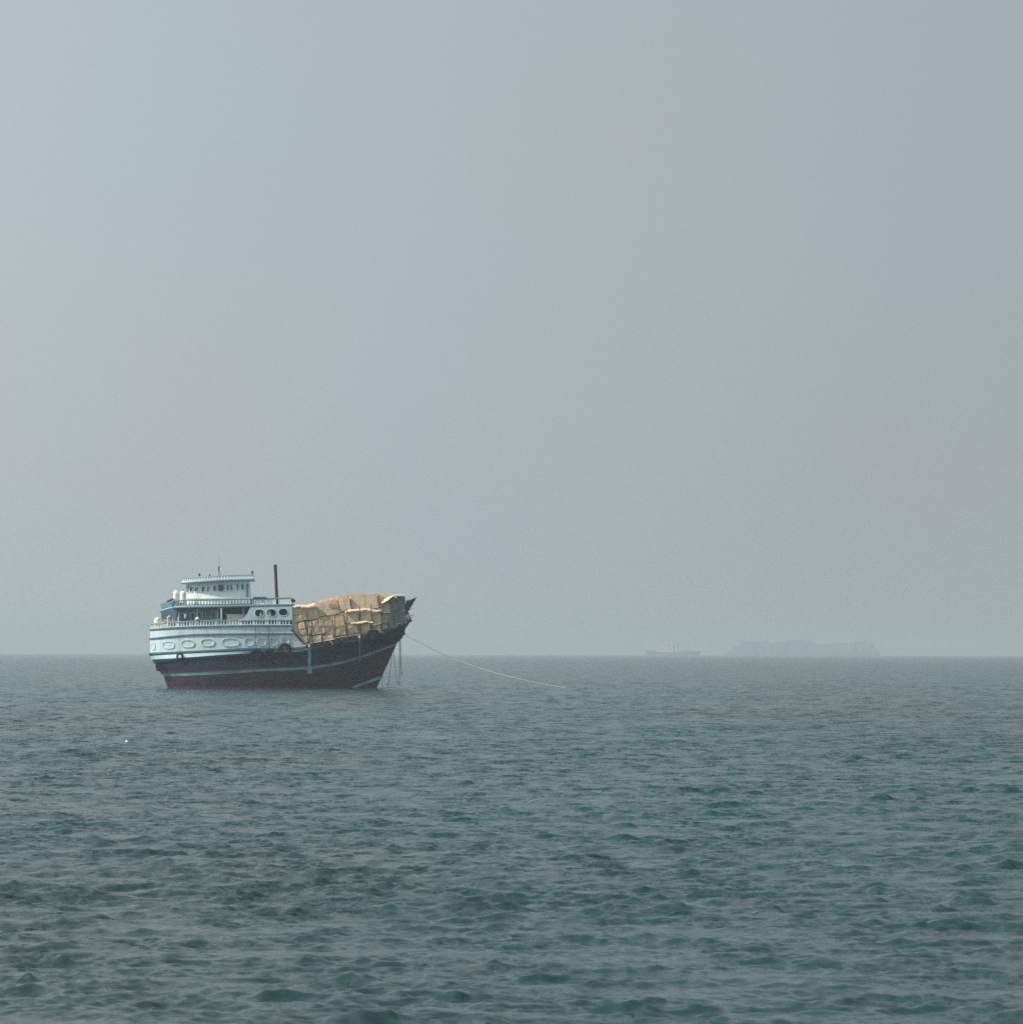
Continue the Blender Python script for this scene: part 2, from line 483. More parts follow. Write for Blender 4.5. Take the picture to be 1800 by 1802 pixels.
def mirror(ps): return [Vector((p_.x, -p_.y, p_.z)) for p_ in ps]
def round_path(ps):
    """starboard bow -> stern -> port bow"""
    return ps[::-1] + mirror(ps)[1:]

def moulding(ps, h, out_w, name, m, parent=dhow, both=True):
    """square-edged batten standing proud of the side along a line"""
    ps = round_path(ps) if both else ps
    rows = [[], [], [], []]
    for i, p_ in enumerate(ps):
        t = ps[min(i+1, len(ps)-1)] - ps[max(i-1, 0)]
        nrm = Vector((t.y, -t.x, 0)).normalized() if both else Vector((0, -1, 0))
        if both and nrm.dot(Vector((p_.x - 2.0, p_.y*4, 0))) < 0: nrm = -nrm
        for k, (o, z) in enumerate(((-.05, h/2), (out_w, h/2), (out_w*.9, -h/2), (-.05, -h/2))):
            rows[k].append(p_ + nrm*o + Vector((0, 0, z)))
    mb = MB(); mb.grid(rows + [rows[0]])
    n = len(ps)
    mb.add([r_[0] for r_ in rows], [(0, 1, 2, 3)]); mb.add([r_[-1] for r_ in rows], [(3, 2, 1, 0)])
    return mb.part(name, m, parent)

# ---- hull lines (pixels of the photograph, stern -> bow)
P0 = [(303, 1226), (650, 1226)]
P1 = [(295, 1211), (663, 1211)]
P2 = [(288, 1191), (390, 1186.5), (450, 1182.5), (540, 1178), (600, 1168.5), (636, 1158), (684, 1140.5), (697, 1136)]
P3 = [(283, 1184.5), (390, 1180.5), (450, 1177), (540, 1172.5), (600, 1163.5), (636, 1153.5), (684, 1136.5), (699, 1131)]
P4 = [(267, 1161), (330, 1157), (435, 1150), (513, 1148), (537, 1144.5), (600, 1134), (660, 1124), (700, 1112), (713, 1107)]
P4b = [(272, 1166), (330, 1159), (435, 1152), (513, 1150), (537, 1146.5), (600, 1136), (660, 1126), (700, 1118), (712, 1115)]
P3m = [(276, 1176), (330, 1170), (435, 1165), (513, 1162), (600, 1150), (660, 1136), (690, 1127), (707, 1124)]
P5 = [(264, 1151.5), (330, 1148.5), (390, 1145.5), (435, 1143), (519, 1142), (537, 1139.5), (600, 1128), (660, 1117), (705, 1102), (724, 1091.5)]
SPEC = [(P0, 3.3, 90, 210, 1.7), (P1, 3.75, 100, 210, 1.8), (P2, 4.0, 120, 210, 2.0), (P3, 4.05, 130, 210, 2.0),
        (P3m, 4.12, 150, 210, 2.2), (P4b, 4.2, 165, 200, 2.7), (P4, 4.28, 170, 195, 3.0), (P5, 4.35, 195, 195, 3.0)]
lines = [path(P, B, 90, ls, 1.85 if P is P5 else 2.3 if P is not P4 else 2.0, lb, q) for P, B, ls, lb, q in SPEC]
hull = MB()
for i in range(len(lines)-1):
    rows = [round_path(lines[i]), round_path(lines[i+1])]
    hull.grid(rows, 0 if i < 2 else (1 if i < 6 else 2))
st = lines[-1]
hull_o = hull.part('hull', [M['bottom'], M['hull'], M['hull']], dhow, smooth=True, angle=30)
dk = MB(); dk.grid([[p_ - Vector((0, 0, .12)) for p_ in st], [p_ - Vector((0, 0, .12)) for p_ in mirror(st)]])
dk.part('main_deck', M['deck'], dhow)

def band(a, b, name, m, proud=.03, parent=dhow):
    """painted strake laid on the planking between two lines"""
    ra, rb = round_path(a), round_path(b)
    def push(ps):
        res = []
        for i, p_ in enumerate(ps):
            t = ps[min(i+1, len(ps)-1)] - ps[max(i-1, 0)]
            nr = Vector((t.y, -t.x, 0)).normalized()
            if nr.dot(Vector((p_.x-2.0, p_.y*4, 0))) < 0: nr = -nr
            res.append(p_ + nr*proud)
        return res
    pa, pb = push(ra), push(rb)
    mb = MB(); mb.grid([ra, pa, pb, rb])
    return mb.part(name, m, parent, smooth=True, angle=30)

band(lines[2], lines[3], 'waterline_stripe', M['stripe'], .035)
band(path(P1, 3.75, 60, 100, 2.3, 210, 1.8, dy=3), path(P1, 3.762, 60, 100, 2.3, 210, 1.8, dy=-2.4), 'weed_line', M['weed'], .02)
band(path(P4, 4.28, 70, 170, 2.0, None, l=267, r=541), path(P5, 4.38, 70, 195, 1.85, None, l=264, r=541), 'sheer_strake', M['pale'], .04)
for (x0, x1) in ((548, 571), (602, 629), (636, 662)):                       # worn lengths of the painted strake forward
    a = [bp(x, curve_y(P4, x)-1, -half(x, 267, 713, 4.28, 170, 2.3, 195, 3.0)-.05) for x in np.linspace(x0, x1, 6)]
    b = [bp(x, curve_y(P5, x)+2.5, -half(x, 264, 724, 4.35, 180, 2.3, 195, 3.0)-.05) for x in np.linspace(x0, x1, 6)]
    MB().grid([a, b]).part('sheer_strake', M['stripe'], dhow)
moulding(path(P4b, 4.22, 70, 165, 2.3, 200, 2.7), .22, .16, 'rubbing_strake', M['hull'])
moulding(path(P3, 4.07, 70, 130, 2.3, 210, 2.0, dy=-1.5), .2, .12, 'rubbing_strake', M['hull'])
moulding(path(P5, 4.35, 80, 195, 1.85, 195, 3.0, dy=.4), .2, .14, 'rubbing_strake', M['hull'])
# boot-top stripe rising to the stem
bl, bh = [], []
for x in np.linspace(621, 670, 16):
    def surf(px, py):
        # walk the planking between the waterline and the stripe
        f = max(0, min(1, (1211-py)/(1211-curve_y(P2, px))))
        h0 = half(px, 295, 663, 3.75, 100, 2.3, 210, 1.8) if px < 663 else 0
        h1 = half(px, 288, 697, 4.0, 120, 2.3, 210, 2.0)
        return h0*(1-f) + h1*f
    yb = 1212 - (x-621)/(670-621)*18
    bl.append(bp(x, yb+.5, -surf(x, yb)-.06)); bh.append(bp(x-1, yb-4, -surf(x, yb-4)-.06))
MB().grid([bl, bh]).part('bow_stripe', M['stripe'], dhow)

# ---- stem head: the pointed prow timber
def prow(px0, pts, Y0, th, name, m):
    loop = [bp(a, b, 0) for a, b in pts]
    return plate([(p_.x, p_.z) for p_ in loop], [], Y0, th).part(name, m, dhow)
prow(0, [(712, 1096), (724, 1091), (721, 1083), (718, 1076), (726, 1064), (734, 1049.5), (715, 1057), (712, 1070)], 0, .5, 'stem_head', M['hull'])
prow(0, [(714.5, 1056.5), (734.5, 1048.8), (733, 1051), (716, 1058.3)], 0, .62, 'stem_cap', M['bluewhite'])

# ---- white poop wall
W0 = [(264, 1151.5), (330, 1148.5), (390, 1145.5), (435, 1143), (519, 1142), (537, 1139.5)]
W1 = [(264, 1124.5), (300, 1120.5), (345, 1117), (400, 1116), (517, 1115.5)]
W2 = [(264, 1109), (310, 1105.5), (360, 1103.5), (447, 1102), (514, 1102)]
LW = [path(W0, 4.42, 90, 195, 1.85), path(W1, 4.66, 90, 195, 1.85), path(W2, 4.77, 90, 195, 1.85)]
wl = MB(); wl.grid([round_path(LW[0]), round_path(LW[1])]); wl.grid([round_path(LW[1]), round_path(LW[2])])
wl.part('poop_wall', M['poop'], dhow, smooth=True, angle=60)
fb = MB()
fb.grid([[LW[k][-1] for k in range(3)], [mirror(LW[k])[-1] for k in range(3)]])
fb.part('poop_bulkhead', M['bluewhite'], dhow)
pd = MB(); pd.grid([[p_ + Vector((0, 0, -.02)) for p_ in LW[2]], [p_ + Vector((0, 0, -.02)) for p_ in mirror(LW[2])]])
pd.part('poop_deck', M['deck'], dhow)
moulding(LW[1], .17, .14, 'blue_moulding', M['blue'])
moulding([p_ + Vector((0, 0, .05)) for p_ in LW[2]], .17, .14, 'blue_moulding', M['blue'])
moulding([p_ + Vector((0, 0, .08)) for p_ in LW[0]], .22, .14, 'blue_moulding', M['blue'])

def wall_y(px, py):
    """half-breadth of the poop wall at a pixel"""
    z0, z1, z2 = curve_y(W0, px), curve_y(W1, px), curve_y(W2, px)
    h0, h1, h2 = half(px, 264, 999, 4.42, 195, 1.85), half(px, 264, 999, 4.66, 195, 1.85), half(px, 264, 999, 4.77, 195, 1.85)
    if py > z1: f = (z0-py)/(z0-z1); return h0 + (h1-h0)*f
    f = (z1-py)/(z1-z2); return h1 + (h2-h1)*f

# oval sunk panels along the poop, each a moulded rim round a plain panel
def oval(cx, cy, w_, h_, m_rim, square=2.6):
    N = 28
    def ring(sc_w, sc_h, off):
        res = []
        for k in range(N):
            a = 2*math.pi*k/N
            c, s = math.cos(a), math.sin(a)
            ex = math.copysign(abs(c)**(2/square), c)*sc_w/2; ey = math.copysign(abs(s)**(2/square), s)*sc_h/2
            px, py = cx+ex, cy-ey
            res.append(bp(px, py, -(wall_y(px, py)+off)))
        return res
    rings = [ring(w_+2.4, h_+2.4, .0), ring(w_+2.2, h_+2.2, .09), ring(w_+.4, h_+.4, .09), ring(w_, h_, .015)]
    vs = [p_ for r_ in rings for p_ in r_]
    fs = [(i*N+k, i*N+(k+1) % N, (i+1)*N+(k+1) % N, (i+1)*N+k) for i in range(3) for k in range(N)]
    r_ = MB().add(vs, fs).part('oval_rim', m_rim, dhow, smooth=True)
    pn = ring(w_, h_, .015) + [bp(cx, cy, -(wall_y(cx, cy)+.015))]
    MB().add(pn, [(k, (k+1) % N, N) for k in range(N)]).part('oval_panel', M['poop'], r_, smooth=True)
    return r_
for (cx, cy, w_, h_) in ((269, 1137.5, 6.5, 11), (296.4, 1135.6, 19, 11), (330.6, 1133, 21, 11), (365.4, 1131, 22, 11),
                         (405.6, 1130.5, 28, 12.5), (438.5, 1130, 15, 12), (460.5, 1130, 15, 12), (481.5, 1129.5, 14, 12), (502, 1127.5, 13, 11)):
    oval(cx, cy, w_, h_, M['rim'])

# ---- balustrades
def baluster_mesh(h, r, m, name):
    mb = MB(); mb.lathe([(r*.95, 0), (r*.95, h*.12), (r*.5, h*.2), (r, h*.42), (r*.62, h*.7), (r*.5, h*.8), (r*.9, h*.9), (r*.9, h), (0, h)], (0, 0, 0), 8)
    return mb.mesh(name, m, smooth=True)

def balustrade(base, top, B, ls, l, r, step, rail_m, bal_m, rad, off=-.12, name='balustrade', left=None, rail_t=.14, skip=()):
    lft = base[0][0]
    def P(pts, px, dy=0):
        return bp(px, curve_y(pts, px)+dy, -max(0., half(px, lft, 9999, B, ls, 1.85)+off))
    pxs = samples(l, r, 70)
    tp = [P(top, px) for px in pxs]
    ps = round_path(tp)
    mb = MB(); mb.tube(ps, rail_t*.55, 6)
    rl = mb.part(name, rail_m, dhow, smooth=True)
    # posts at equal spacing along the run
    run = 0; last = None; me = None
    nxt = 0.
    fine = samples(l, r, 900)
    for side in (1, -1):
        run = 0.; nxt = step*.5; last = None
        for px in fine:
            b_ = P(base, px); t_ = P(top, px)
            if last is not None: run += (b_-last).length
            last = b_
            if run >= nxt:
                nxt += step
                if any(s0 < px < s1 for s0, s1 in skip): continue
                h = t_.z - b_.z
                if me is None: me = baluster_mesh(h, rad, bal_m, 'baluster')
                o = bpy.data.objects.new('baluster', me); COL.objects.link(o); o.parent = rl
                o.location = (b_.x, b_.y*side, b_.z)
    return rl

RL = [(265, 1099), (310, 1095.2), (360, 1092.4), (432, 1091.5), (514, 1091.5)]
balustrade(W2, RL, 4.77, 195, 265, 513, .36, M['teal'], M['white'], .085)
# stouter white posts in the lower rail
for px, ww in ((276, .5), (312, .42), (347, .5), (383, .4), (424, .35), (447, .3), (468.5, .3), (489, .3)):
    b_ = bp(px, curve_y(W2, px), -half(px, 264, 9999, 4.77, 195, 1.85)+.27)
    h = bp(px, curve_y(RL, px), b_.y).z - b_.z
    for sd in (1, -1):
        MB().box((b_.x, b_.y*sd, b_.z+h/2+.03), (ww, .3, h+.06)).box((b_.x, b_.y*sd, b_.z+h+.1), (ww+.1, .38, .08)).part('rail_post', M['white'], dhow)
# worn wash board along the foot of the lower rail
moulding([p_ + Vector((0, 0, .16)) for p_ in path(W2, 4.66, 70, 195, 1.85)], .12, .06, 'foot_board', M['white'])

# ---- lower cabin under the upper deck
U0 = [(282, 1077), (295, 1073), (309, 1070.2), (345, 1069), (390, 1068.5), (447, 1067.5), (514, 1066)]
U1 = [(282, 1073.8), (295, 1069.8), (309, 1067), (345, 1065.8), (390, 1065.3), (447, 1064), (514, 1062.5)]
C0 = [(315, 1106), (384, 1103)]; C1 = [(315, 1070), (384, 1068.5)]
cb = MB(); ca, cc = path(C0, 2.3, 50, 40), path(C1, 2.3, 50, 40)
cb.grid([round_path(ca), round_path(cc)]); cb.grid([[ca[-1], cc[-1]], [mirror(ca)[-1], mirror(cc)[-1]]])
cabin = cb.part('lower_cabin', M['inner'], dhow, smooth=True)
PW = 2.3
def opening(px0, px1, py0, py1, B, left, ls, parent, pane=M['glass'], frame=M['white'], name='window', fr=.06, proud=.05, child='pane'):
    cx = (px0+px1)/2
    yv = -(half(cx, left, 9999, B, ls, PW))
    a, b = bp(px0, py1, yv), bp(px1, py0, yv)
    # heading of the wall here
    e0, e1 = bp(px0, py1, -half(px0, left, 9999, B, ls, PW)), bp(px1, py1, -half(px1, left, 9999, B, ls, PW))
    an = math.atan2(e1.y-e0.y, e1.x-e0.x); rot = Matrix.Rotation(an, 3, 'Z')
    wd, ht = (e1-e0).to_2d().length, b.z-a.z
    c = Vector(((e0.x+e1.x)/2, (e0.y+e1.y)/2, (a.z+b.z)/2)) + rot @ Vector((0, -.02, 0))
    mb = MB()
    for (ox, oz, sx, sz) in ((-(wd/2), 0, fr, ht+fr), (wd/2, 0, fr, ht+fr), (0, ht/2, wd-fr-.004, fr), (0, -ht/2, wd-fr-.004, fr)):
        mb.box(c + rot @ Vector((ox, -proud/2, oz)), (sx, proud+.04, sz), rot)
    f = mb.part(name, frame, parent)
    MB().box(c + rot @ Vector((0, .0, 0)), (wd-fr-.01, .05, ht-fr-.01), rot).part(child, pane, f)
    return f
for (x0, x1, y0, y1, nm, ch) in ((318, 323, 1078, 1100, 'door', 'door_leaf'), (327, 332, 1077, 1088, 'window', 'pane'), (336.5, 342.5, 1078, 1103, 'door', 'door_leaf'),
                         (348, 354, 1077, 1089, 'window', 'pane'), (357, 362, 1077, 1089, 'window', 'pane'), (372, 379, 1076, 1089, 'window', 'pane')):
    opening(x0, x1, y0, y1, 2.3, 315, 40, cabin, pane=M['navy'] if nm == 'door' else M['glass'], frame=M['bluewhite'], name=nm, child=ch)
# block further forward, coloured near-black to stand in for the recess's shade
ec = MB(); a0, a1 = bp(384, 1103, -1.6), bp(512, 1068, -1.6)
ec.box(((a0.x+a1.x)/2+.3, 0, (a0.z+a1.z)/2), (a1.x-a0.x-.3, 3.2, a1.z-a0.z)).part('recess_shade_block', M['void'], dhow)

# ---- upper deck
ua, ub = path(U0, 4.62, 80, 130, 1.85), path(U1, 4.68, 80, 130, 1.85)
ud = MB(); A, B_ = round_path(ua), round_path(ub)
ud.grid([A, B_])
ud.grid([ua, mirror(ua)]); ud.grid([ub, mirror(ub)])
ud.add([ua[-1], ub[-1], mirror(ub)[-1], mirror(ua)[-1]], [(0, 1, 2, 3)])
ud.part('upper_deck', M['bluewhite'], dhow, smooth=True, angle=30)
moulding([p_ + Vector((0, 0, .04)) for p_ in ua], .13, .1, 'blue_moulding', M['blue'])
UR = [(283.5, 1063.8), (295, 1060), (310.5, 1057), (345, 1055.8), (390, 1055), (447, 1054), (514, 1052.3)]
balustrade(U1, UR, 4.62, 130, 283.5, 512, .38, M['teal'], M['dteal'], .075, off=-.08, skip=((448, 512),))
# white posts in the forward part of the upper rail
for px, ww in ((448, .16), (453, .1), (461, .28), (464, .1), (471, .1), (476, .1), (482, .26), (485, .1), (491, .1), (495, .1), (499, .12), (503.5, .14), (509, .4)):
    yv = -half(px, 282, 9999, 4.62, 130, 1.85)+.1
    b_ = bp(px, curve_y(U1, px), yv); h = bp(px, curve_y(UR, px), yv).z - b_.z
    for sd in (1, -1):
        MB().box((b_.x, b_.y*sd, b_.z+h/2), (ww, .1, h-.02)).part('rail_post', M['white'], dhow)
# canvas lashed round the stern end of the upper rail
cv = [[], []]
for px in np.linspace(284.2, 311, 14):
    yv = -(half(px, 282, 9999, 4.62, 130, 1.85)+.02)
    cv[0].append(bp(px, curve_y(UR, px)+.3, yv)); cv[1].append(bp(px, curve_y(U1, px)-.8, yv - .03))
c2 = [[p_ + Vector((0, .03, 0)) for p_ in r_] for r_ in cv]
MB().grid([cv[0], cv[1], c2[1], c2[0], cv[0]]).part('canvas_screen', M['canvas'], dhow)

# solid side screen with three round openings
def hole(cx, cy, w_, h_, Y, N=22, sq=2.6):
    res = []
    for k in range(N):
        a = 2*math.pi*k/N; c, s = math.cos(a), math.sin(a)
        p_ = bp(cx+math.copysign(abs(c)**(2/sq), c)*w_/2, cy-math.copysign(abs(s)**(2/sq), s)*h_/2, Y)
        res.append((p_.x, p_.z))
    return res
YS = -4.62
outl = [(514, 1066.5), (514.5, 1092), (420, 1092.2), (424, 1090), (429.5, 1087), (433.5, 1083), (436, 1078), (438.5, 1072), (442, 1068.3)]
outl = [(lambda p_: (p_.x, p_.z))(bp(a, b, YS)) for a, b in outl]
HOL = ((456.5, 1079, 15, 12.5), (477.5, 1078.5, 16, 12.5), (498.3, 1077.3, 15, 11.5))
for sd in (1, -1):
    sc = plate(outl, [hole(*h_, YS) for h_ in HOL], YS*sd, .12).part('side_screen', M['pale'], dhow)
    for h_ in HOL:
        o_, i_ = hole(h_[0], h_[1], h_[2]+2, h_[3]+2, YS), hole(*h_, YS)
        plate(o_, [i_], (YS-.08)*sd, .06).part('opening_rim', M['bluewhite'], sc)
# arched bracket posts holding the upper deck aft
arch = [(297, 1071), (312.5, 1070), (311.5, 1080), (309.5, 1086), (309, 1093), (311.5, 1099), (312, 1103), (304, 1103.5), (305, 1099), (305.5, 1093),
        (303.5, 1087), (300, 1083.5), (295.5, 1082.5), (291, 1084.5), (288, 1088), (287, 1092), (284.5, 1092), (284, 1083), (283, 1077.5), (290, 1074)]
for Y in (-2.3, 2.3):
    al = [(lambda p_: (p_.x, p_.z))(bp(a, b, -2.3)) for a, b in arch]
    plate(al, [], Y, .28).part('arched_bracket', M['inner'], dhow)
# slim posts between the two decks
for px in (347, 383, 428):
    for sd in (1, -1):
        yv = -half(px, 282, 9999, 4.3, 130, 1.85)
        b_, t_ = bp(px, curve_y(W2, px), yv), bp(px, 1069.5, yv)
        MB().box((b_.x, b_.y*sd, (b_.z+t_.z)/2), (.2, .2, t_.z-b_.z)).part('deck_post', M['inner'], dhow)

# ---- wheelhouse
H0 = [(327, 1064), (441, 1062)]; H1 = [(327.5, 1027), (438, 1021.5)]
ha, hb = path(H0, 2.9, 60, 90, 1.9), path(H1, 3.0, 60, 90, 1.9)
hs = MB(); hs.grid([round_path(ha), round_path(hb)]); hs.add([ha[-1], hb[-1], mirror(hb)[-1], mirror(ha)[-1]], [(0, 1, 2, 3)])
house = hs.part('wheelhouse', M['white'], dhow, smooth=True, angle=40)
PW = 1.9
for (x0, x1, y0, y1) in ((329, 332, 1031, 1043), (334.6, 339.2, 1032.5, 1042), (343, 347.5, 1034, 1041.5), (355, 359.8, 1032, 1041.5), (364.8, 368, 1032, 1040.5),
                         (375, 380.6, 1031, 1040), (384, 394.5, 1028.5, 1040.3), (399, 402.5, 1029, 1039.5), (405, 409, 1029, 1039), (416.5, 420, 1028, 1038.5), (424.5, 429, 1028, 1037.5)):
    opening(x0, x1, y0, y1, 3.0, 327, 90, house, frame=M['bluewhite'])
opening(433, 437.4, 1027.5, 1056, 3.0, 327, 90, house, pane=M['inner'], frame=M['bluewhite'], name='door', child='door_leaf')
# low bench round the foot of the wheelhouse
moulding([p_ + Vector((0, 0, .0)) for p_ in path([(326.5, 1053.5), (389, 1053), (440, 1052.5)], 2.95, 50, 90, 1.9)], .1, .2, 'ledge', M['white'])
R0 = [(318.6, 1027), (350, 1024.8), (390, 1022.8), (447, 1021)]
R1 = [(318.6, 1023.6), (350, 1021.4), (390, 1019.4), (447, 1017.6)]
ra, rb = path(R0, 3.65, 60, 90, 2.3), path(R1, 3.7, 60, 90, 2.3)
rf = MB(); rf.grid([round_path(ra), round_path(rb)]); rf.grid([ra, mirror(ra)]); rf.grid([rb, mirror(rb)])
rf.add([ra[-1], rb[-1], mirror(rb)[-1], mirror(ra)[-1]], [(0, 1, 2, 3)])
rf.part('wheelhouse_roof', M['white'], dhow, smooth=True, angle=30)
moulding([p_ + Vector((0, 0, .03)) for p_ in ra], .13, .07, 'blue_moulding', M['blue'])
RR = [(320.5, 1018.4), (350, 1016), (390, 1013.8), (446, 1011.8)]
balustrade(R1, RR, 3.6, 90, 320.5, 446, .36, M['teal'], M['white'], .075, off=-.05, rail_t=.1)

# ---- mast, lights and small fittings of the roof
def pole(px, py0, py1, Y, r, name, m, lean=0., parent=dhow, n=8):
    return MB().tube([bp(px, py0, Y), bp(px+lean, py1, Y)], r, n).part(name, m, parent, smooth=True)
am = pole(385.8, 1019, 997, -.6, .055, 'antenna_mast', M['dark'])
MB().tube([bp(385.8, 998, -.6), bp(385.4, 975, -.6)], .012, 5).part('whip_antenna', M['dark'], am)
p0 = bp(385.6, 1001, -.6)
MB().box(p0, (.16, .16, .5)).part('lamp_housing', M['dark'], am)
MB().lathe([(0, -.12), (.1, -.1), (.12, 0), (.1, .1), (0, .12)], bp(388.5, 1001.8, -.6), 10).part('radar_dome', M['plastic'], am, smooth=True)
for px, y0, y1, w_ in ((351, 1018, 1010.5, .09), (369, 1016.5, 1012, .07), (444.3, 1013, 1006, .1)):
    lp = pole(px, y0, y1+1.5, -2.4 if px < 440 else -3.4, w_*.6, 'lamp_post', M['dark'])
    MB().box(bp(px, y1+.8, -2.4 if px < 440 else -3.4), (w_*2.4, w_*2.4, .28)).part('lamp', M['dark'], lp)
# tall exhaust pipe
fu = MB(); e0, e1 = bp(487.8, 1066, -1.2), bp(484.3, 994, -1.2)
fu.tube([e0, e1], .2, 14)
ex = fu.part('exhaust_pipe', M['dark'], dhow, smooth=True)
d_ = (e1-e0).normalized()
MB().tube([e1 - d_*.12, e1 + d_*.02], .225, 14).part('pipe_collar', M['dark'], ex, smooth=True)

# ---- forward rail over the bulwark, and the stakes that fence the cargo in
def rail_half(px, off=0.): return half(px, 264, 724, 4.35, 180, 2.3, 195, 3.0) + off
RP = [(537, 1134.3), (545, 1133), (600, 1122.5), (660, 1111), (690, 1101.5), (706, 1096)]
ps = [bp(x, curve_y(RP, x), -rail_half(x, .02)) for x in np.linspace(537, 706, 40)]
mb = MB(); mb.tube(ps, .07, 6); mb.tube(mirror(ps), .07, 6)
fr = mb.part('bulwark_rail', M['rope'], dhow, smooth=True)
pl = [bp(x, curve_y(RP, x)+.8, -rail_half(x, -.12)) for x in np.linspace(538, 697, 40)]
pb_ = [bp(x, curve_y(P5, x)+1.5, -rail_half(x, -.12)) for x in np.linspace(538, 697, 40)]
mb = MB(); mb.grid([pl, pb_, [p_ + Vector((0, .08, 0)) for p_ in pb_], [p_ + Vector((0, .08, 0)) for p_ in pl], pl])
mb.grid([mirror(pl), mirror(pb_)])
mb.part('bulwark', M['brown'], dhow)
for x in np.linspace(541, 700, 17):
    for sd in (1, -1):
        a, b = bp(x, curve_y(P5, x)-.5, -rail_half(x)), bp(x, curve_y(RP, x), -rail_half(x, .02))
        MB().tube([(a.x, a.y*sd, a.z), (b.x, b.y*sd, b.z)], .05, 6).part('stanchion', M['rope'], fr)
STK = [(541.5, 1131, 1074), (549, 1131, 1092), (566, 1128, 1088), (590, 1124, 1085), (611, 1119, 1071), (634, 1115, 1067), (653.5, 1112, 1064), (671.5, 1108, 1075), (683, 1103, 1086), (694, 1100, 1078)]
for x, y0, y1 in STK:
    yv = -rail_half(x, .14)
    MB().tube([bp(x+.6, y0+3, yv), bp(x-.9, y1, yv-.22)], [.07, .055], 6).part('cargo_stake', M['pole'], dhow, smooth=True)
MB().tube([bp(512, 1108, -4.75), bp(517, 1111.5, -4.7), bp(527, 1123, -4.6), bp(541, 1137.5, -4.5)], .09, 7).part('brace_pole', M['pole'], dhow, smooth=True)
MB().tube([bp(516, 1104, -4.75), bp(520, 1111, -4.7), bp(530, 1122.5, -4.62), bp(541, 1135, -4.55)], .05, 6).part('brace_rope', M['rope'], dhow, smooth=True)
MB().tube([bp(531, 1091.5, -4.66), bp(548, 1090.3, -4.66), bp(566, 1087, -4.66), bp(585, 1083.3, -4.62), bp(607, 1074.5, -4.5)], .06, 6).part('cargo_batten', M['wood'], dhow, smooth=True)

# white sheeting tucked along the rail under the cargo
def sheet(pts, th_px, Y, lean, m, name, label, cat, group=None, seed=0, wav=.06):
    n = 26; rows = [[], [], [], []]
    xs = np.linspace(pts[0][0], pts[-1][0], n)
    for i, x in enumerate(xs):
        Yf = Y(x) if callable(Y) else Y
        w0 = noise.noise(Vector((x*.35, seed*7.1, 0)))*wav; w1 = noise.noise(Vector((x*.3, seed*7.1, 5)))*wav*2
        t_ = th_px(x) if callable(th_px) else th_px
        a = bp(x, curve_y(pts, x)+w0*6, Yf + lean/2); b = bp(x, curve_y(pts, x)+t_+w1*10, Yf - lean/2 + w1)
        mid = (a+b)/2 + Vector((0, -.04, .05+w0))
        rows[0].append(a); rows[1].append(mid); rows[2].append(b); rows[3].append(b+Vector((0, .05, -.03)))
    return MB().grid(rows).thing(name, m, label, cat, group, frame=BOAT_M, smooth=True, angle=70)
sheet([(546, 1130.5), (570, 1126.5), (585, 1122), (605, 1118.5)], lambda x: 1.6 + 2.2*max(0, 1-abs(x-585)/15), lambda x: -rail_half(x, -.15), .7, M['tarp'], 'sheeting',
      'pale crumpled sheeting tucked along the rail beneath the sternmost boxes', 'sheeting', 'sheets on the cargo', 1)
sheet([(606, 1119), (636, 1113), (660, 1106.5)], 2.2, lambda x: -rail_half(x, -.15), .7, M['tarp'], 'sheeting',
      'whitish crumpled sheeting on the rail beside the tyre with pale rope', 'sheeting', 'sheets on the cargo', 2)

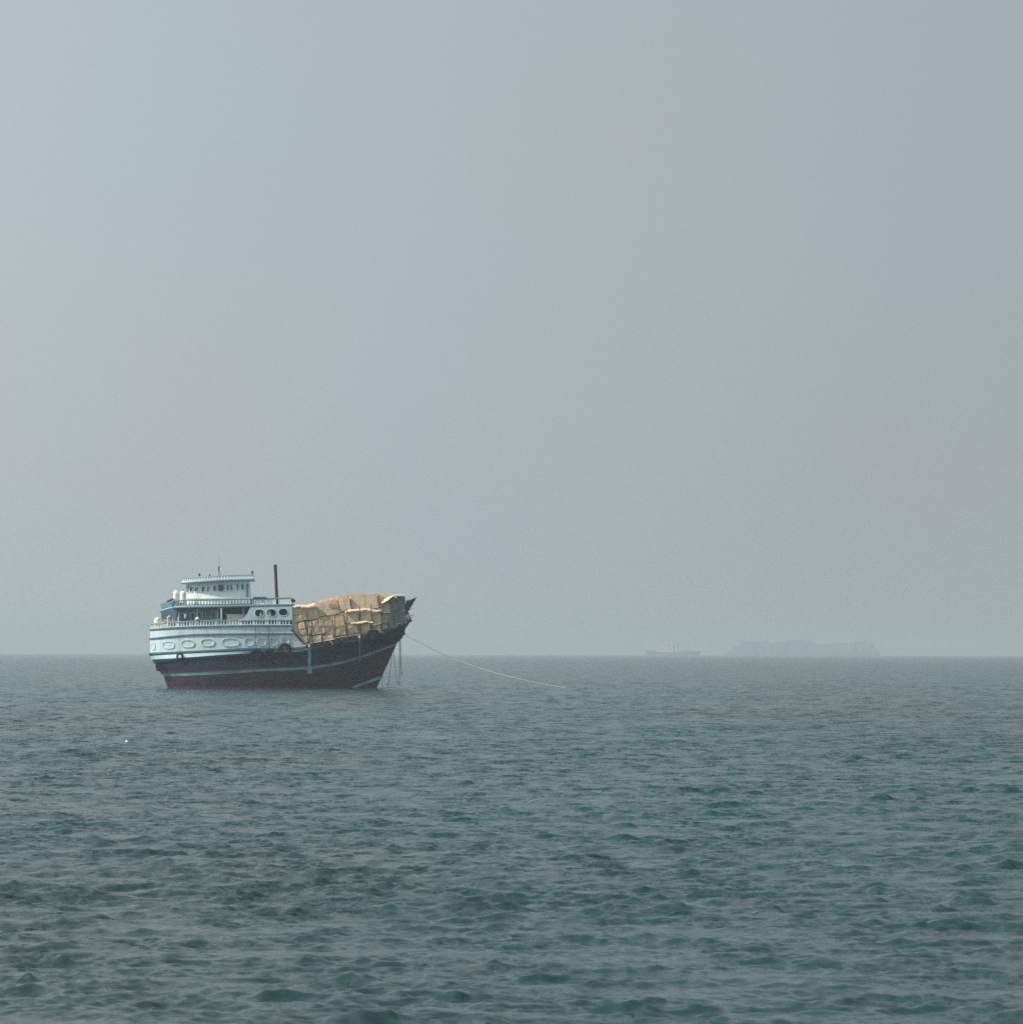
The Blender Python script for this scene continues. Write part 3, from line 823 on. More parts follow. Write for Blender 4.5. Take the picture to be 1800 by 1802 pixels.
# ------------------------------------------------------------------ cargo: every carton a thing
def carton(x0, y0, x1, y1, Y, depth, m, label, tilt=0., turn=0., bulge=.05, tape=True, seed=0, name='cardboard_box', group='boxes of the deck cargo', marks=()):
    """one carton; its starboard face fills the given pixels on the plane y = Y and it runs `depth` metres inboard"""
    a, b = bp(x0, y1, Y), bp(x1, y0, Y)
    lx, lz = b.x-a.x, b.z-a.z
    o = Vector(((a.x+b.x)/2, Y, a.z))
    lx = lx/max(.4, math.cos(turn)) - .01; lz -= .01
    N = 4
    rot = Matrix.Rotation(turn, 3, 'Z') @ Matrix.Rotation(R(-5), 3, 'X') @ Matrix.Rotation(tilt, 3, 'Y')     # the load leans inboard
    def warp(u, v_, w_):
        p_ = Vector((u*lx/2, v_*depth/2, w_*lz))
        edge = (1-u*u)*(1-(2*w_-1)**2)*bulge
        p_.y += math.copysign(edge, v_) if abs(v_) > .99 else 0
        if abs(u) > .99: p_.x += math.copysign((1-v_*v_)*(1-(2*w_-1)**2)*bulge*.7, u)
        q = noise.noise_vector(Vector((u*1.1, v_*1.1, w_*2.2)) + Vector((seed*3.7, 0, 1)))*.028
        p_ += Vector((q.x, q.y, q.z*(.6 if w_ > .01 else .2)))
        return o + rot @ (p_ + Vector((0, depth/2, 0)))
    mb = MB()
    L_ = [-1 + 2*i/N for i in range(N+1)]
    for s_ in (-1, 1):
        mb.grid([[warp(u, s_, (w_+1)/2) for u in L_] for w_ in L_])
        mb.grid([[warp(s_, u, (w_+1)/2) for u in L_] for w_ in L_])
        mb.grid([[warp(u, v_, (s_+1)/2) for u in L_] for v_ in L_])
    ob = bpy.data.objects.new(name, mb.mesh(name, m, False, o)); COL.objects.link(ob)
    ob.matrix_world = BOAT_M @ Matrix.Translation(o)
    tag(ob, label, 'box', group)
    if tape:
        t_ = MB()
        t_.grid([[warp(u_, -1.0, w_) - o + Vector((0, -.012, 0)) for w_ in (0, .25, .5, .75, 1)] for u_ in (.03, .03 + .14/max(.3, lx))])
        t_.part('tape', M['tape'], ob)
    for (mx, my, mw, mh, mm) in marks:
        c = bp(mx, my, Y-.02-bulge)
        MB().box(c - o, (mw, .012, mh)).part('printed_mark', mm, ob)
    return ob

K, KR, KO = M['card'], M['cardred'], M['cardolive']
TN = 'tan cardboard box '
CARTONS = [
 # stern column
 (515.3, 1068.5, 531, 1082, -4.15, 1.6, K, 'small tan box at the top of the stern end stack, by the side screen', .03, .06),
 (516.5, 1082.6, 533.5, 1094.3, -4.18, 1.6, K, 'small tan box second from the top in the stern end stack', .02, .05),
 (517.5, 1095, 526.3, 1116, -4.2, 1.5, KO, 'narrow upright tan box at the stern end of the cargo, behind the bent brace pole', -.10, .05),
 (526, 1095, 537.5, 1106.5, -4.22, 1.5, K, 'small square tan box below the second box of the stern end stack', .02, .04),
 (528, 1107, 540, 1117.5, -4.22, 1.5, KR, 'small reddish tan box low in the stern end stack, above the brace pole', .02, .04),
 (531, 1118, 546, 1131, -4.2, 1.5, KO, 'dull brown box at the foot of the stern end stack on the rail', .02, .03),
 (531.8, 1069.5, 541, 1091.5, -4.05, 1.7, K, 'tall narrow tan box in the upper tier, second from the stern', .05, .05),
 # upper tier
 (541, 1068, 561.5, 1089.5, -3.95, 1.8, KO, 'large smooth greyish tan box in the upper tier near the stern end', .03, .02),
 (560.5, 1060, 577, 1084, -3.85, 1.8, KO, 'greyish tan box in the upper tier left of the box with a dark print', .02, .03),
 (576, 1056, 598, 1081.5, -3.9, 1.9, K, 'brown box with a large dark blurred print on its side in the upper tier', .05, .03),
 (598, 1050, 618, 1075, -3.75, 1.9, KR, 'reddish brown box leaning in the upper tier with a darker lower half', .07, .02),
 (619, 1046.5, 666, 1072, -3.65, 1.9, K, 'widest tan box in the upper tier with a row of white dots', .015, .01),
 (666, 1047, 674.5, 1069, -3.4, 1.5, KR, 'narrow reddish box in the upper tier beside the forward corner stack', -.06, .0),
 # middle tier on the ledge
 (609, 1077.5, 631.5, 1096, -4.05, 1.2, KO, 'dull olive tan box in the middle tier under the long sheet', .01, .02),
 (631.8, 1076.5, 653.5, 1092.5, -4.0, 1.2, K, 'tan box in the middle tier between the tall stakes', -.01, .0),
 (654, 1078.5, 671.5, 1098, -4.0, 1.2, K, 'nearly square tan box in the middle tier next to the forward corner stack', .0, -.02),
 # lower tier
 (543.5, 1094, 548, 1117, -4.18, 1.4, KO, 'thinnest upright tan carton in the row of narrow ones, closest to the stern', .09, .0),
 (548.6, 1093.2, 554, 1117.5, -4.2, 1.4, K, 'thin upright tan carton, second in the row of narrow ones', .09, .0),
 (554.6, 1091.5, 564, 1116, -4.2, 1.4, K, 'upright tan carton with white print strips, third in the row of narrow ones', .07, .0),
 (564.6, 1089.5, 573, 1115, -4.2, 1.4, K, 'upright tan carton left of the dark gap in the lower tier', .08, .0),
 (574.5, 1089, 588.5, 1116.5, -4.1, 1.4, KR, 'reddish tan box leaning against its neighbour right of the dark gap', .05, .02),
 (588, 1085.5, 609, 1118, -4.2, 1.5, K, 'biggest plain tan box in the lower tier, standing upright amidships', .02, .02),
 (612, 1098.5, 630.5, 1114.5, -4.2, 1.2, KR, 'reddish tan box in the bottom row forward of the biggest plain box', .0, .01),
 (631.5, 1097, 652, 1112, -4.15, 1.2, KR, 'reddish tan box in the bottom row between two stakes under the short sheet', -.01, .0),
 (654, 1100, 670.5, 1114, -4.1, 1.2, KO, 'flat tan box in the bottom row behind the tyre with rope', -.03, .0),
 (547, 1118.5, 569, 1129.5, -4.2, 1.4, KO, 'low brown box on the rail under the narrow upright cartons', .03, .0),
 (569.5, 1117.5, 587, 1127, -4.15, 1.4, K, 'low tan box on the rail under the dark gap', .03, .0),
 # forward corner stack
 (671.8, 1056, 689, 1078, -3.2, 2.2, KO, 'olive tan box topmost in the forward corner stack under a pale sheet', .0, .0),
 (672.5, 1079, 689.5, 1096.5, -3.3, 2.2, KO, 'olive tan box in the middle of the forward corner stack above a white strip', .0, .0),
 (673, 1097, 689, 1111, -3.35, 2.0, K, 'tan box at the foot of the forward corner stack by the bow rail', .0, .0),
 (688.5, 1052.5, 702, 1076, -1.75, 2.0, M['cardshade'], 'shaded box turned with the bow, high beside the forward corner stack', .0, .95),
 (689.5, 1077, 703, 1106, -1.8, 2.0, M['cardshade'], 'shaded box turned with the bow, low beside the forward corner stack', .0, .95),
 (701.5, 1049, 714.5, 1073, -.75, 2.0, M['cardshade'], 'shaded box turned with the bow, high at the foremost end by the prow', .0, .95),
 (702.5, 1074, 713.5, 1101, -.75, 2.0, M['cardshade'], 'shaded box turned with the bow, low at the foremost end by the prow', .0, .95),
 # inboard rows whose tops show above
 (516, 1066.5, 541, 1090, -2.3, 2.0, KR, 'reddish box showing over the stern end stack, in the row behind', .02, .03),
 (541, 1060.5, 562, 1085, -2.1, 2.0, KR, 'reddish box showing over the large smooth greyish tan box', .02, .02),
 (562, 1055, 581, 1080, -2.0, 2.0, KR, 'reddish box showing behind the box with the dark print', .03, .0),
 (581, 1050, 601, 1075, -1.9, 2.0, KR, 'reddish box showing behind the leaning box of the upper tier', .02, .0),
 (601, 1046, 622, 1072, -1.7, 2.0, KR, 'reddish box at the crest of the cargo, behind the leaning box', .02, .0),
 (622, 1043.5, 645, 1070, -1.6, 2.0, KR, 'reddish box at the crest of the cargo, behind the box with white dots', .0, .0),
 (645, 1044, 668, 1070, -1.6, 2.0, KR, 'reddish box at the crest, behind the forward half of the dotted box', .0, .0),
 (668, 1044.5, 690, 1070, -1.2, 2.0, KR, 'reddish box at the crest behind the forward corner stack', .0, .0),
]
MARKS = {9: [(586, 1066, 1.0, .5, M['print'])],
         11: [(622.5, 1062, .1, .12, M['mark']), (631, 1062, .1, .12, M['mark']), (637.5, 1062, .1, .12, M['mark']), (659, 1062.5, .1, .12, M['mark'])],
         18: [(556.2, 1108, .07, .3, M['mark']), (558.6, 1107, .07, .35, M['mark'])], 16: [(545.3, 1108, .07, .3, M['mark'])],
         0: [(523, 1085, .12, .1, M['mark'])]}
for i, (x0, y0, x1, y1, Y, d, m, lab, tl, tn) in enumerate(CARTONS):
    xm = (x0+x1)/2
    if Y < -3.9: Y = max(Y - .28, -(rail_half(xm)+.12))
    elif Y < -3.3: Y = max(Y - .12, -(rail_half(xm)-.2))
    elif Y < -2.5: Y = max(Y, -(rail_half(xm)-.02))
    if 605 < xm < 689 and Y < -2: tn += .02 + (xm-605)*.0012
    tl = tl*.4 + lin([(515, .2), (600, .15), (640, .09), (690, .03)], (x0+x1)/2)*(0 if tn > .5 else 1)
    carton(x0, y0, x1, y1, Y, d, m, lab, -tl, tn + random.uniform(-.02, .02), .04 if x1-x0 > 15 else .02, tape=(x1-x0) > 10 and i not in (9,), seed=i,
           marks=MARKS.get(i, ()))
# port side of the load: plain tiers that the bow camera never fronts, one carton per stack
for i, (x0, x1, yt) in enumerate(((517, 548, 1068), (548, 580, 1058), (580, 612, 1050), (612, 645, 1045.5), (645, 676, 1046))):
    carton(x0, yt, x1, (1131, 1126, 1119, 1112, 1104)[i], 1.3, 2.7, KR,
           ('tall reddish stack of board inboard behind the stern end of the cargo', 'tall reddish board stack inboard behind the sloping cargo top',
            'tall reddish stack of board inboard amidships', 'tall reddish stack of board inboard under the crest of the cargo',
            'tall reddish stack of board inboard just aft of the bow')[i], tape=False, seed=60+i, bulge=.08, name='board_stack')

# pale sheets lying on the ledges of the cargo
sheet([(515, 1066), (526, 1064), (540, 1065), (553, 1061)], lambda x: 2.0 + 1.6*abs(math.sin(x*.5)), lambda x: -4.5, .6, M['sheet'], 'sheeting',
      'torn cream sheeting hanging over the top of the stern end stack', 'sheeting', 'sheets on the cargo', 3)
sheet([(607.5, 1074.5), (620, 1072), (640, 1071), (656, 1070.3), (672, 1069.5)], lambda x: 2.6 + (3.6 if x > 656 else 1.0*abs(math.sin(x*.21))), lambda x: -min(4.0, rail_half(x)+.05), .75, M['sheet'], 'sheeting',
      'long cream sheeting spread on the ledge under the dotted box', 'sheeting', 'sheets on the cargo', 4)
sheet([(617, 1097.2), (630, 1094), (640, 1090.8), (656, 1091.5)], lambda x: .9 + 3.6*max(0, min(1, (x-622)/14)), lambda x: -min(4.4, rail_half(x)+.3), .6, M['sheet'], 'sheeting',
      'short cream sheeting in the ledge above the bottom row of boxes', 'sheeting', 'sheets on the cargo', 5)
sheet([(654, 1099), (662, 1098.4), (671, 1096.5)], 1.6, lambda x: -(rail_half(x)+.25), .4, M['sheet'], 'sheeting',
      'small pale sheeting on the flat box behind the roped tyre', 'sheeting', 'sheets on the cargo', 6)
sheet([(671, 1056), (680, 1052), (690, 1048.2), (698, 1046.5), (711, 1047)], lambda x: 1.0 + max(0, min(5, (692-x)*.5)), lambda x: -2.6 + max(0, (x-684))*.07, 1.2, M['sheet'], 'sheeting',
      'pale crumpled sheeting on top of the forward corner stack', 'sheeting', 'sheets on the cargo', 7)
sheet([(674.5, 1077.4), (687.5, 1077.2)], 1.5, lambda x: -(rail_half(x)+.2), .3, M['tarp'], 'sheeting',
      'straight white sheeting strip between two boxes of the forward corner stack', 'sheeting', 'sheets on the cargo', 8)

# ------------------------------------------------------------------ tyres hung over the side
def hull_y(px, py):
    if py < curve_y(P5, px) and px < 537: return wall_y(px, py)
    L_ = [(P5, 4.35, 180, 195, 3.0), (P4, 4.28, 170, 195, 3.0), (P4b, 4.2, 165, 200, 2.7), (P3m, 4.12, 150, 210, 2.2), (P3, 4.05, 130, 210, 2.0), (P2, 4.0, 120, 210, 2.0), (P1, 3.75, 100, 210, 1.8)]
    prev = None
    for P, B, ls, lb, q in L_:
        y_ = curve_y(P, px); h = half(px, P[0][0], P[-1][0], B, ls, 2.3, lb, q)
        if py <= y_:
            if prev is None: return h
            f = (py-prev[0])/(y_-prev[0]); return prev[1] + (h-prev[1])*f
        prev = (y_, h)
    return prev[1]

def tyre(cx, cy, r, wd, label, rope_to, squash=1.0, ropem=M['drope'], name='tyre_fender', group='tyre fenders hung along the side'):
    Rm = r*.0700
    Y = -(max(hull_y(cx, cy), hull_y(cx, cy-r)) + wd/2 + .03)
    c = bp(cx, cy, Y)
    root = empty(name, label, 'tyre', BOAT_M @ Matrix.Translation(c - Vector((0, 0, Rm))), group)
    ax = math.atan2(-(hull_y(cx+3, cy)-hull_y(cx-3, cy)), 6*.073)
    rot = Matrix.Rotation(ax, 3, 'Z')
    mb = MB()
    prof = [(Rm*.50, -wd*.34), (Rm*.62, -wd*.5), (Rm*.88, -wd*.48), (Rm*1.0, -wd*.28), (Rm*1.0, wd*.28), (Rm*.88, wd*.48), (Rm*.62, wd*.5), (Rm*.50, wd*.34), (Rm*.50, -wd*.34)]
    mb.lathe(prof, (0, 0, 0), 26, 'Y')
    mb.v = [rot @ Vector((p_.x, p_.y, p_.z*squash)) + Vector((0, 0, Rm)) for p_ in mb.v]
    ob = mb.part('tyre', M['rubber'], root, smooth=True)
    tr = MB(); tr.lathe([(Rm*1.012, -wd*.06), (Rm*1.03, -wd*.05), (Rm*1.03, wd*.05), (Rm*1.012, wd*.06)], (0, 0, 0), 26, 'Y')
    tr.v = [rot @ Vector((p_.x, p_.y, p_.z*squash)) + Vector((0, 0, Rm)) for p_ in tr.v]
    tr.part('tread', M['rubber'], ob)
    if rope_to:
        top = bp(rope_to[0], rope_to[1], -(hull_y(*rope_to)+.08)) - c + Vector((0, 0, Rm))
        mid = Vector((0, 0, Rm + Rm*.75))
        MB().tube([mid, (mid+top)/2 + Vector((0, -.03, 0)), top], .035, 6).part('rope', ropem, root, smooth=True)
    return root
tyre(316.5, 1155.5, 6.4, .2, 'small ring-like tyre alone on the pale strake near the stern', (316.5, 1144))
tyre(278.5, 1172, 9.5, .3, 'tyre tucked under the counter at the very stern', (277, 1160))
tyre(450.5, 1152, 10, .34, 'tyre hung below the second D-shaped panel, first of the three amidships', (449.5, 1100))
tyre(474, 1150.5, 8.5, .34, 'tyre in the middle of the three amidships under a long rope', (471.5, 1100))
tyre(501.3, 1143.5, 11.5, .36, 'biggest tyre, highest of the three amidships, overlapping the last oval panel', (499.5, 1126))
tyre(594.5, 1139, 10.5, .32, 'tyre on the dark side below the biggest plain box', (594, 1124))
tyre(657, 1118, 12, .32, 'tyre lashed over the bow rail with pale rope', (652, 1107), ropem=M['rope'])
# rubber matting behind the tyres amidships
mt = MB(); rows = [[], [], [], []]
for x in np.linspace(440, 511, 20):
    jt = .6*math.sin(x*.9)
    for k, (yy, of) in enumerate(((1146.8+jt, .2), (1155+jt, .2), (1155+jt, .05), (1146.8+jt, .05))):
        rows[k].append(bp(x, yy, -(max(hull_y(x, yy), hull_y(x, 1150))+of)))
mt.grid(rows + [rows[0]])
mt.thing('rubber_mat', M['rubber'], 'black rubber mat hung across the pale strake behind the three tyres amidships', 'mat', frame=BOAT_M)
# pale rope lashed over that tyre
MB().tube([bp(643, 1116, -rail_half(643, .1)), bp(650, 1110.5, -rail_half(650, .2)), bp(655, 1107.5, -rail_half(655, .42)), bp(661, 1107.8, -rail_half(661, .42)),
           bp(668, 1110.5, -rail_half(668, .2)), bp(673, 1115, -rail_half(673, .1))], .06, 7).thing(
    'rope', M['rope'], 'pale rope looped over the tyre at the bow rail', 'rope', 'ropes at the bow', frame=BOAT_M, smooth=True)
for k, (x, d_) in enumerate(((630, 14), (583, 9), (653, 13), (673, 9))):
    pts = [bp(x+dx_, curve_y(RP, x)+dy_, -(hull_y(x, curve_y(P5, x)+max(0, dy_-8))+.14)) for dx_, dy_ in ((-4, 1), (-1, 2.5), (1, 5), (2.2, d_*.7), (1.6, d_))]
    MB().tube(pts, .05, 6).thing('rope', M['rope'], ('loose rope end dangling over the rail under the reddish bottom row box',
        'loose rope end dangling over the rail just aft of the tyre on the dark side', 'loose rope end dangling beside the tyre lashed over the bow rail',
        'loose rope end dangling from the bow rail forward of the roped tyre')[k], 'rope', 'rope ends over the rail', frame=BOAT_M, smooth=True)
# pale boards hung as fenders
def fender_board(px, y0, y1, w_, wb, label):
    root = None
    Yt, Yb = -(hull_y(px, y0)+.28), -(hull_y(px, y1)+.22)
    a, b = bp(px, y0, Yt), bp(px, y1, Yb); m_ = a + (b-a)*.72
    root = empty('fender_board', label, 'fender', BOAT_M @ Matrix.Translation(b), 'boards hung as fenders')
    def sl(p_, q_, wd, th, nm):
        d = q_-p_
        mb = MB(); rows = []
        for e in (p_, q_):
            rows.append([e-b+Vector((-wd/2, -th/2, 0)), e-b+Vector((wd/2, -th/2, 0)), e-b+Vector((wd/2, th/2, 0)), e-b+Vector((-wd/2, th/2, 0)), e-b+Vector((-wd/2, -th/2, 0))])
        mb.grid(rows); mb.add(rows[0][:4], [(0, 1, 2, 3)]); mb.add(rows[1][:4], [(3, 2, 1, 0)])
        mb.part(nm, M['stripe'], root)
    sl(a, m_, w_, .1, 'board'); sl(m_, b, wb, .16, 'foot_block')
    MB().tube([a-b+Vector((0, -.1, -.05)), a-b+Vector((0, -.1, .3))], .14, 8).part('lashing', M['rope'], root)
fender_board(544.5, 1138, 1186, .36, .62, 'long pale board hung on the dark side below the brace pole')
fender_board(633, 1122, 1164, .14, .2, 'slender pale board hung on the dark side near the bow')

# ------------------------------------------------------------------ ropes at the bow, anchor line
def rope(pts, r, m, label, n=22, sag=0.0, name='rope', group='ropes hanging from the bow', cat='rope', r2=None):
    a = [bp(*p_) for p_ in pts]
    res = []
    for i in range(n+1):
        t = i/n*(len(a)-1); k = min(int(t), len(a)-2); f = t-k
        p0, p1, p2, p3 = a[max(k-1, 0)], a[k], a[k+1], a[min(k+2, len(a)-1)]
        res.append(.5*((2*p1) + (p2-p0)*f + (2*p0-5*p1+4*p2-p3)*f*f + (3*p1-p0-3*p2+p3)*f**3))
    return MB().tube(res, r, 6).thing(name, m, label, cat, group, frame=BOAT_M, smooth=True)
rope([(704.5, 1122, -.5), (705.3, 1160, -.45), (706.8, 1189, -.4)], .048, M['drope'], 'thick dark rope hanging straight from the bow, ending above the water')
rope([(702.8, 1122, -.6), (703.0, 1165, -.6), (702.7, 1206, -.6)], .045, M['drope'], 'rope hanging straight beside the thick dark one down to the water')
rope([(692.5, 1146, -.3), (695, 1172, -.3), (699.3, 1206, -.3)], .035, M['drope'], 'thin rope slanting forward from the stem down to the water')
rope([(690, 1150, -.4), (686.5, 1180, -.4), (682, 1210, -.4)], .035, M['drope'], 'thin rope slanting aft from the stem down to the water')
rope([(672.8, 1188, -.3), (672.5, 1200, -.3), (672, 1211.5, -.3)], .04, M['drope'], 'short dark rope in the water beside the stem')
rope([(711.5, 1117.5, -.3), (745, 1134, -.3), (781, 1152, -.5), (846, 1176.5, -1), (910, 1194, -2), (960, 1204.5, -2.6), (994, 1210.4, -3)], .033, M['line'],
     'long pale anchor line running from the bow into the sea', n=60, name='anchor_line', group=None, cat='rope')
# bundle on the bow and the little rails there
bd = empty('bow_bundle', 'faded pink bundle tied at the bow beside pale posts', 'bundle', BOAT_M @ Matrix.Translation(bp(716.5, 1091, -.2)))
o_ = bp(716.5, 1091, -.2)
bm_ = MB()
for k in range(7):
    prof = [(0, 0)] ; 
    rr_ = .28 - .02*k
bm_.lathe([(0, 0), (.30, .04), (.36, .25), (.30, .5), (.2, .68), (.08, .78), (0, .8)], (0, 0, 0), 14)
bm_.v = [p_ + noise.noise_vector(p_*3)*.09 for p_ in bm_.v]
bm_.part('cloth', M['pink'], bd, smooth=True)
MB().tube([(-.3, -.1, .1), (.0, -.36, .3), (.34, -.1, .42)], .03, 6).part('tie', M['rope'], bd)
for x, y0, y1, dx_ in ((711.5, 1095, 1080, -.4), (714, 1094, 1085, .5), (719, 1092, 1082, 1.5), (721, 1091.5, 1086.5, 3.5), (722, 1090, 1081.5, 6)):
    MB().tube([bp(x, y0, -.45), bp(x+dx_, y1, -.45)], .04, 6).part('bow_post', M['bluewhite'], dhow)
for a, b in (((718, 1075), (727, 1069.5)), ((719, 1085), (728, 1082))):
    MB().tube([bp(*a, -.1), bp(*b, -.1)], .03, 5).part('bow_spar', M['drope'], dhow)

# ------------------------------------------------------------------ things standing on the decks
def tank(px0, px1, py0, py1, Y, label, lid=None, group='white water tanks', name='water_tank'):
    a, b = bp(px0, py1, Y), bp(px1, py0, Y)
    r = (b.x-a.x)/2; h = b.z-a.z
    base = Vector(((a.x+b.x)/2, Y, a.z))
    root = empty(name, label, 'tank', BOAT_M @ Matrix.Translation(base), group)
    MB().lathe([(0, 0), (r*.94, 0), (r, h*.05), (r, h*.3), (r*.97, h*.33), (r, h*.36), (r, h*.62), (r*.97, h*.65), (r, h*.68), (r, h*.82), (r*.86, h*.93), (r*.4, h), (0, h)],
               (0, 0, 0), 24).part('body', M['plastic'], root, smooth=True)
    MB().lathe([(0, h*.995), (r*.3, h*.995), (r*.3, h*1.07), (0, h*1.08)], (0, 0, 0), 16).part('lid', lid or M['plastic'], root)
    return root
tank(271, 283.5, 1087, 1108, -.85, 'round white tank at the stern end of the lower deck')
tank(304.5, 315.5, 1039.5, 1066, -2.1, 'round white tank on the upper deck, nearer the stern')
tank(316.5, 328, 1039.5, 1066, -2.3, 'round white tank with a dark lid against the wheelhouse', lid=M['dark'])
tank(294, 303, 1084, 1106, -1.75, 'slim white tank beside the arched bracket on the lower deck')
def chest(px0, px1, py0, py1, Y, d, m, lidm, label, cat, name):
    a, b = bp(px0, py1, Y), bp(px1, py0, Y)
    base = Vector(((a.x+b.x)/2, Y+d/2, a.z)); L_ = b.x-a.x; h = b.z-a.z
    root = empty(name, label, cat, BOAT_M @ Matrix.Translation(base))
    bb = bmesh.new(); bmesh.ops.create_cube(bb, size=1)
    for v_ in bb.verts: v_.co = Vector((v_.co.x*L_*(.96 if v_.co.z < 0 else 1), v_.co.y*d, (v_.co.z+.5)*h*.86))
    bmesh.ops.bevel(bb, geom=bb.edges[:], offset=.05, segments=2, affect='EDGES')
    me = bpy.data.meshes.new('body'); bb.to_mesh(me); bb.free(); me.materials.append(m)
    o = bpy.data.objects.new('body', me); COL.objects.link(o); o.parent = root
    MB().box((0, 0, h*.93), (L_*1.04, d*1.04, h*.12)).part('lid', lidm, root)
    for sx in (-.3, .3): MB().box((L_*sx, -d/2-.03, h*.7), (.16, .05, .1)).part('latch', M['dark'], root)
chest(399, 433, 1081, 1104, -3.4, 1.5, M['plastic'], M['plastic'], 'big white chest on the lower deck behind the rail posts', 'chest', 'storage_chest')
chest(285, 294.5, 1087, 1106, -1.5, .8, M['plastic'], M['red'], 'small white chest with a reddish lid near the stern rail', 'chest', 'storage_chest')
# sack on the rail post
sk = MB(); sk.lathe([(0, 0), (.24, .03), (.27, .15), (.2, .3), (.08, .36), (0, .36)], bp(347.5, 1091.0, -3.6), 14)
sk.v = [p_ + noise.noise_vector(p_*4)*.05 for p_ in sk.v]
sk.thing('sack', M['plastic'], 'small white sack on top of a post of the lower rail', 'sack', frame=BOAT_M, smooth=True)
# coiled hawser against the rail, grey in the shade
hw = MB()
for k in range(5): hw.lathe([(.34+.06*math.cos(a_*math.pi/4), .06*math.sin(a_*math.pi/4)+.11*k) for a_ in range(9)], bp(357.5, 1102.5, -3.3), 20)
hw.thing('coiled_rope', M['rope'], 'grey coil of rope behind the lower rail forward of the sack', 'rope', frame=BOAT_M, smooth=True)
# folded teal tarpaulin on the upper rail
tp = MB(); rows = [[] for _ in range(7)]
for x in np.linspace(445.5, 469, 16):
    c = bp(x, 1052.6-.02*(x-445), -4.45); e = .05*noise.noise(Vector((x*.4, 0, 3)))
    for k, (dy_, dz_) in enumerate(((-.3, -.06), (-.32, .1), (-.1, .2), (.12, .19), (.3, .1), (.3, -.06), (-.3, -.06))):
        rows[k].append(c + Vector((0, dy_, dz_*.9 + e*(1 if dz_ > 0 else 0) + .02)))
tp.grid(rows); tp.add([r_[0] for r_ in rows[:6]], [(0, 1, 2, 3, 4, 5)]); tp.add([r_[-1] for r_ in rows[:6]], [(5, 4, 3, 2, 1, 0)])
tp.thing('folded_tarpaulin', M['teal_tarp'], 'folded teal tarpaulin laid over the upper rail aft of the exhaust pipe', 'tarpaulin', frame=BOAT_M, smooth=True)
# laundry under the upper deck
lnb = bp(327, 1079, -3.6)
MB().tube([bp(314, 1079.5, -2.75), bp(327, 1080.4, -2.75), bp(338, 1079, -2.75)], .015, 5).thing('clothes_line', M['rope'], 'line strung under the upper deck with clothes on it', 'clothes line', frame=BOAT_M)
def cloth(px, w_, py0, py1, m, label, seed):
    rows = []
    for j in range(9):
        t = j/8
        rows.append([bp(px + w_*(i/8-.5)*(1-.12*t), py0+(py1-py0)*t, -2.77 + .06*math.sin(i*1.7+seed)*t) for i in range(9)])
    back = [[p_ + Vector((0, .02, 0)) for p_ in r_] for r_ in rows]
    mb = MB(); mb.grid(rows); mb.grid(back)
    mb.grid([rows[-1], back[-1]])
    mb.thing('hanging_cloth', m, label, 'cloth', 'laundry under the upper deck', frame=BOAT_M, smooth=True)
cloth(320.5, 5.5, 1079.8, 1092, M['navy'], 'navy cloth hanging from the line, nearer the stern', 1)
cloth(331.3, 5.5, 1080, 1091.5, M['navy'], 'navy cloth hanging from the line, nearer the bow', 4)
cloth(326, 4.0, 1080, 1088, M['bluewhite'], 'pale cloth hanging between the two navy cloths', 2)
# cone-shaped cover seen through the middle opening
cn = MB(); cn.lathe([(0, 0), (.36, 0), (.36, .08), (.3, .12), (.1, .78), (0, .84)], bp(473.5, 1084, -4.1), 16)
cn.thing('cone_cover', M['plastic'], 'white cone shaped cover seen in the middle round opening', 'cover', frame=BOAT_M, smooth=True)
jg = MB(); jg.lathe([(0, 0), (.18, .02), (.2, .3), (.12, .42), (.06, .48), (.06, .56), (0, .56)], bp(459, 1085, -4.1), 14)
jg.thing('jug', M['plastic'], 'white jug seen in the aft round opening', 'jug', frame=BOAT_M, smooth=True)
# searchlight at the forward corner of the upper deck
sl_o = bp(515, 1063.5, -3.9)
sl_ = empty('searchlight', 'dark searchlight at the forward corner of the upper deck', 'lamp', BOAT_M @ Matrix.Translation(sl_o))
MB().tube([(0, 0, -.1), (0, 0, .3)], .05, 8).part('stand', M['dark'], sl_)
rt = Matrix.Rotation(R(-65), 3, 'Y')
mb = MB(); mb.lathe([(0, -.3), (.14, -.28), (.2, -.1), (.24, .22), (.26, .24), (.22, .26), (0, .2)], (0, 0, 0), 16)
mb.v = [rt @ p_ + Vector((.05, 0, .45)) for p_ in mb.v]
mb.part('housing', M['dark'], sl_, smooth=True)
MB().tube([(-.24, -.2, -.1), (.3, -.2, -.1)], .06, 6).part('bracket', M['dark'], sl_)
# halyard with a faded red flag
flg = empty('flag', 'faded red flag drooping on a line beside the wheelhouse windows', 'flag', BOAT_M @ Matrix.Translation(bp(352, 1027, -3.75)))
fo = bp(352, 1027, -3.75)
MB().tube([bp(352.5, 1025, -3.75)-fo, bp(348, 1044, -3.9)-fo, bp(343.5, 1066, -4.1)-fo], .018, 5).part('line', M['drope'], flg)
rows = []
for j in range(8):
    t = j/7
    c = bp(352-t*6.5, 1027+t*8, -3.78)
    rows.append([c-fo + Vector((-.02*i, -.03*math.sin(i*1.3+j), -.055*i)) for i in range(6)])
mb = MB(); mb.grid(rows); mb.grid([[p_ + Vector((0, .012, 0)) for p_ in r_] for r_ in rows]); mb.part('flag_cloth', M['red'], flg, smooth=True)
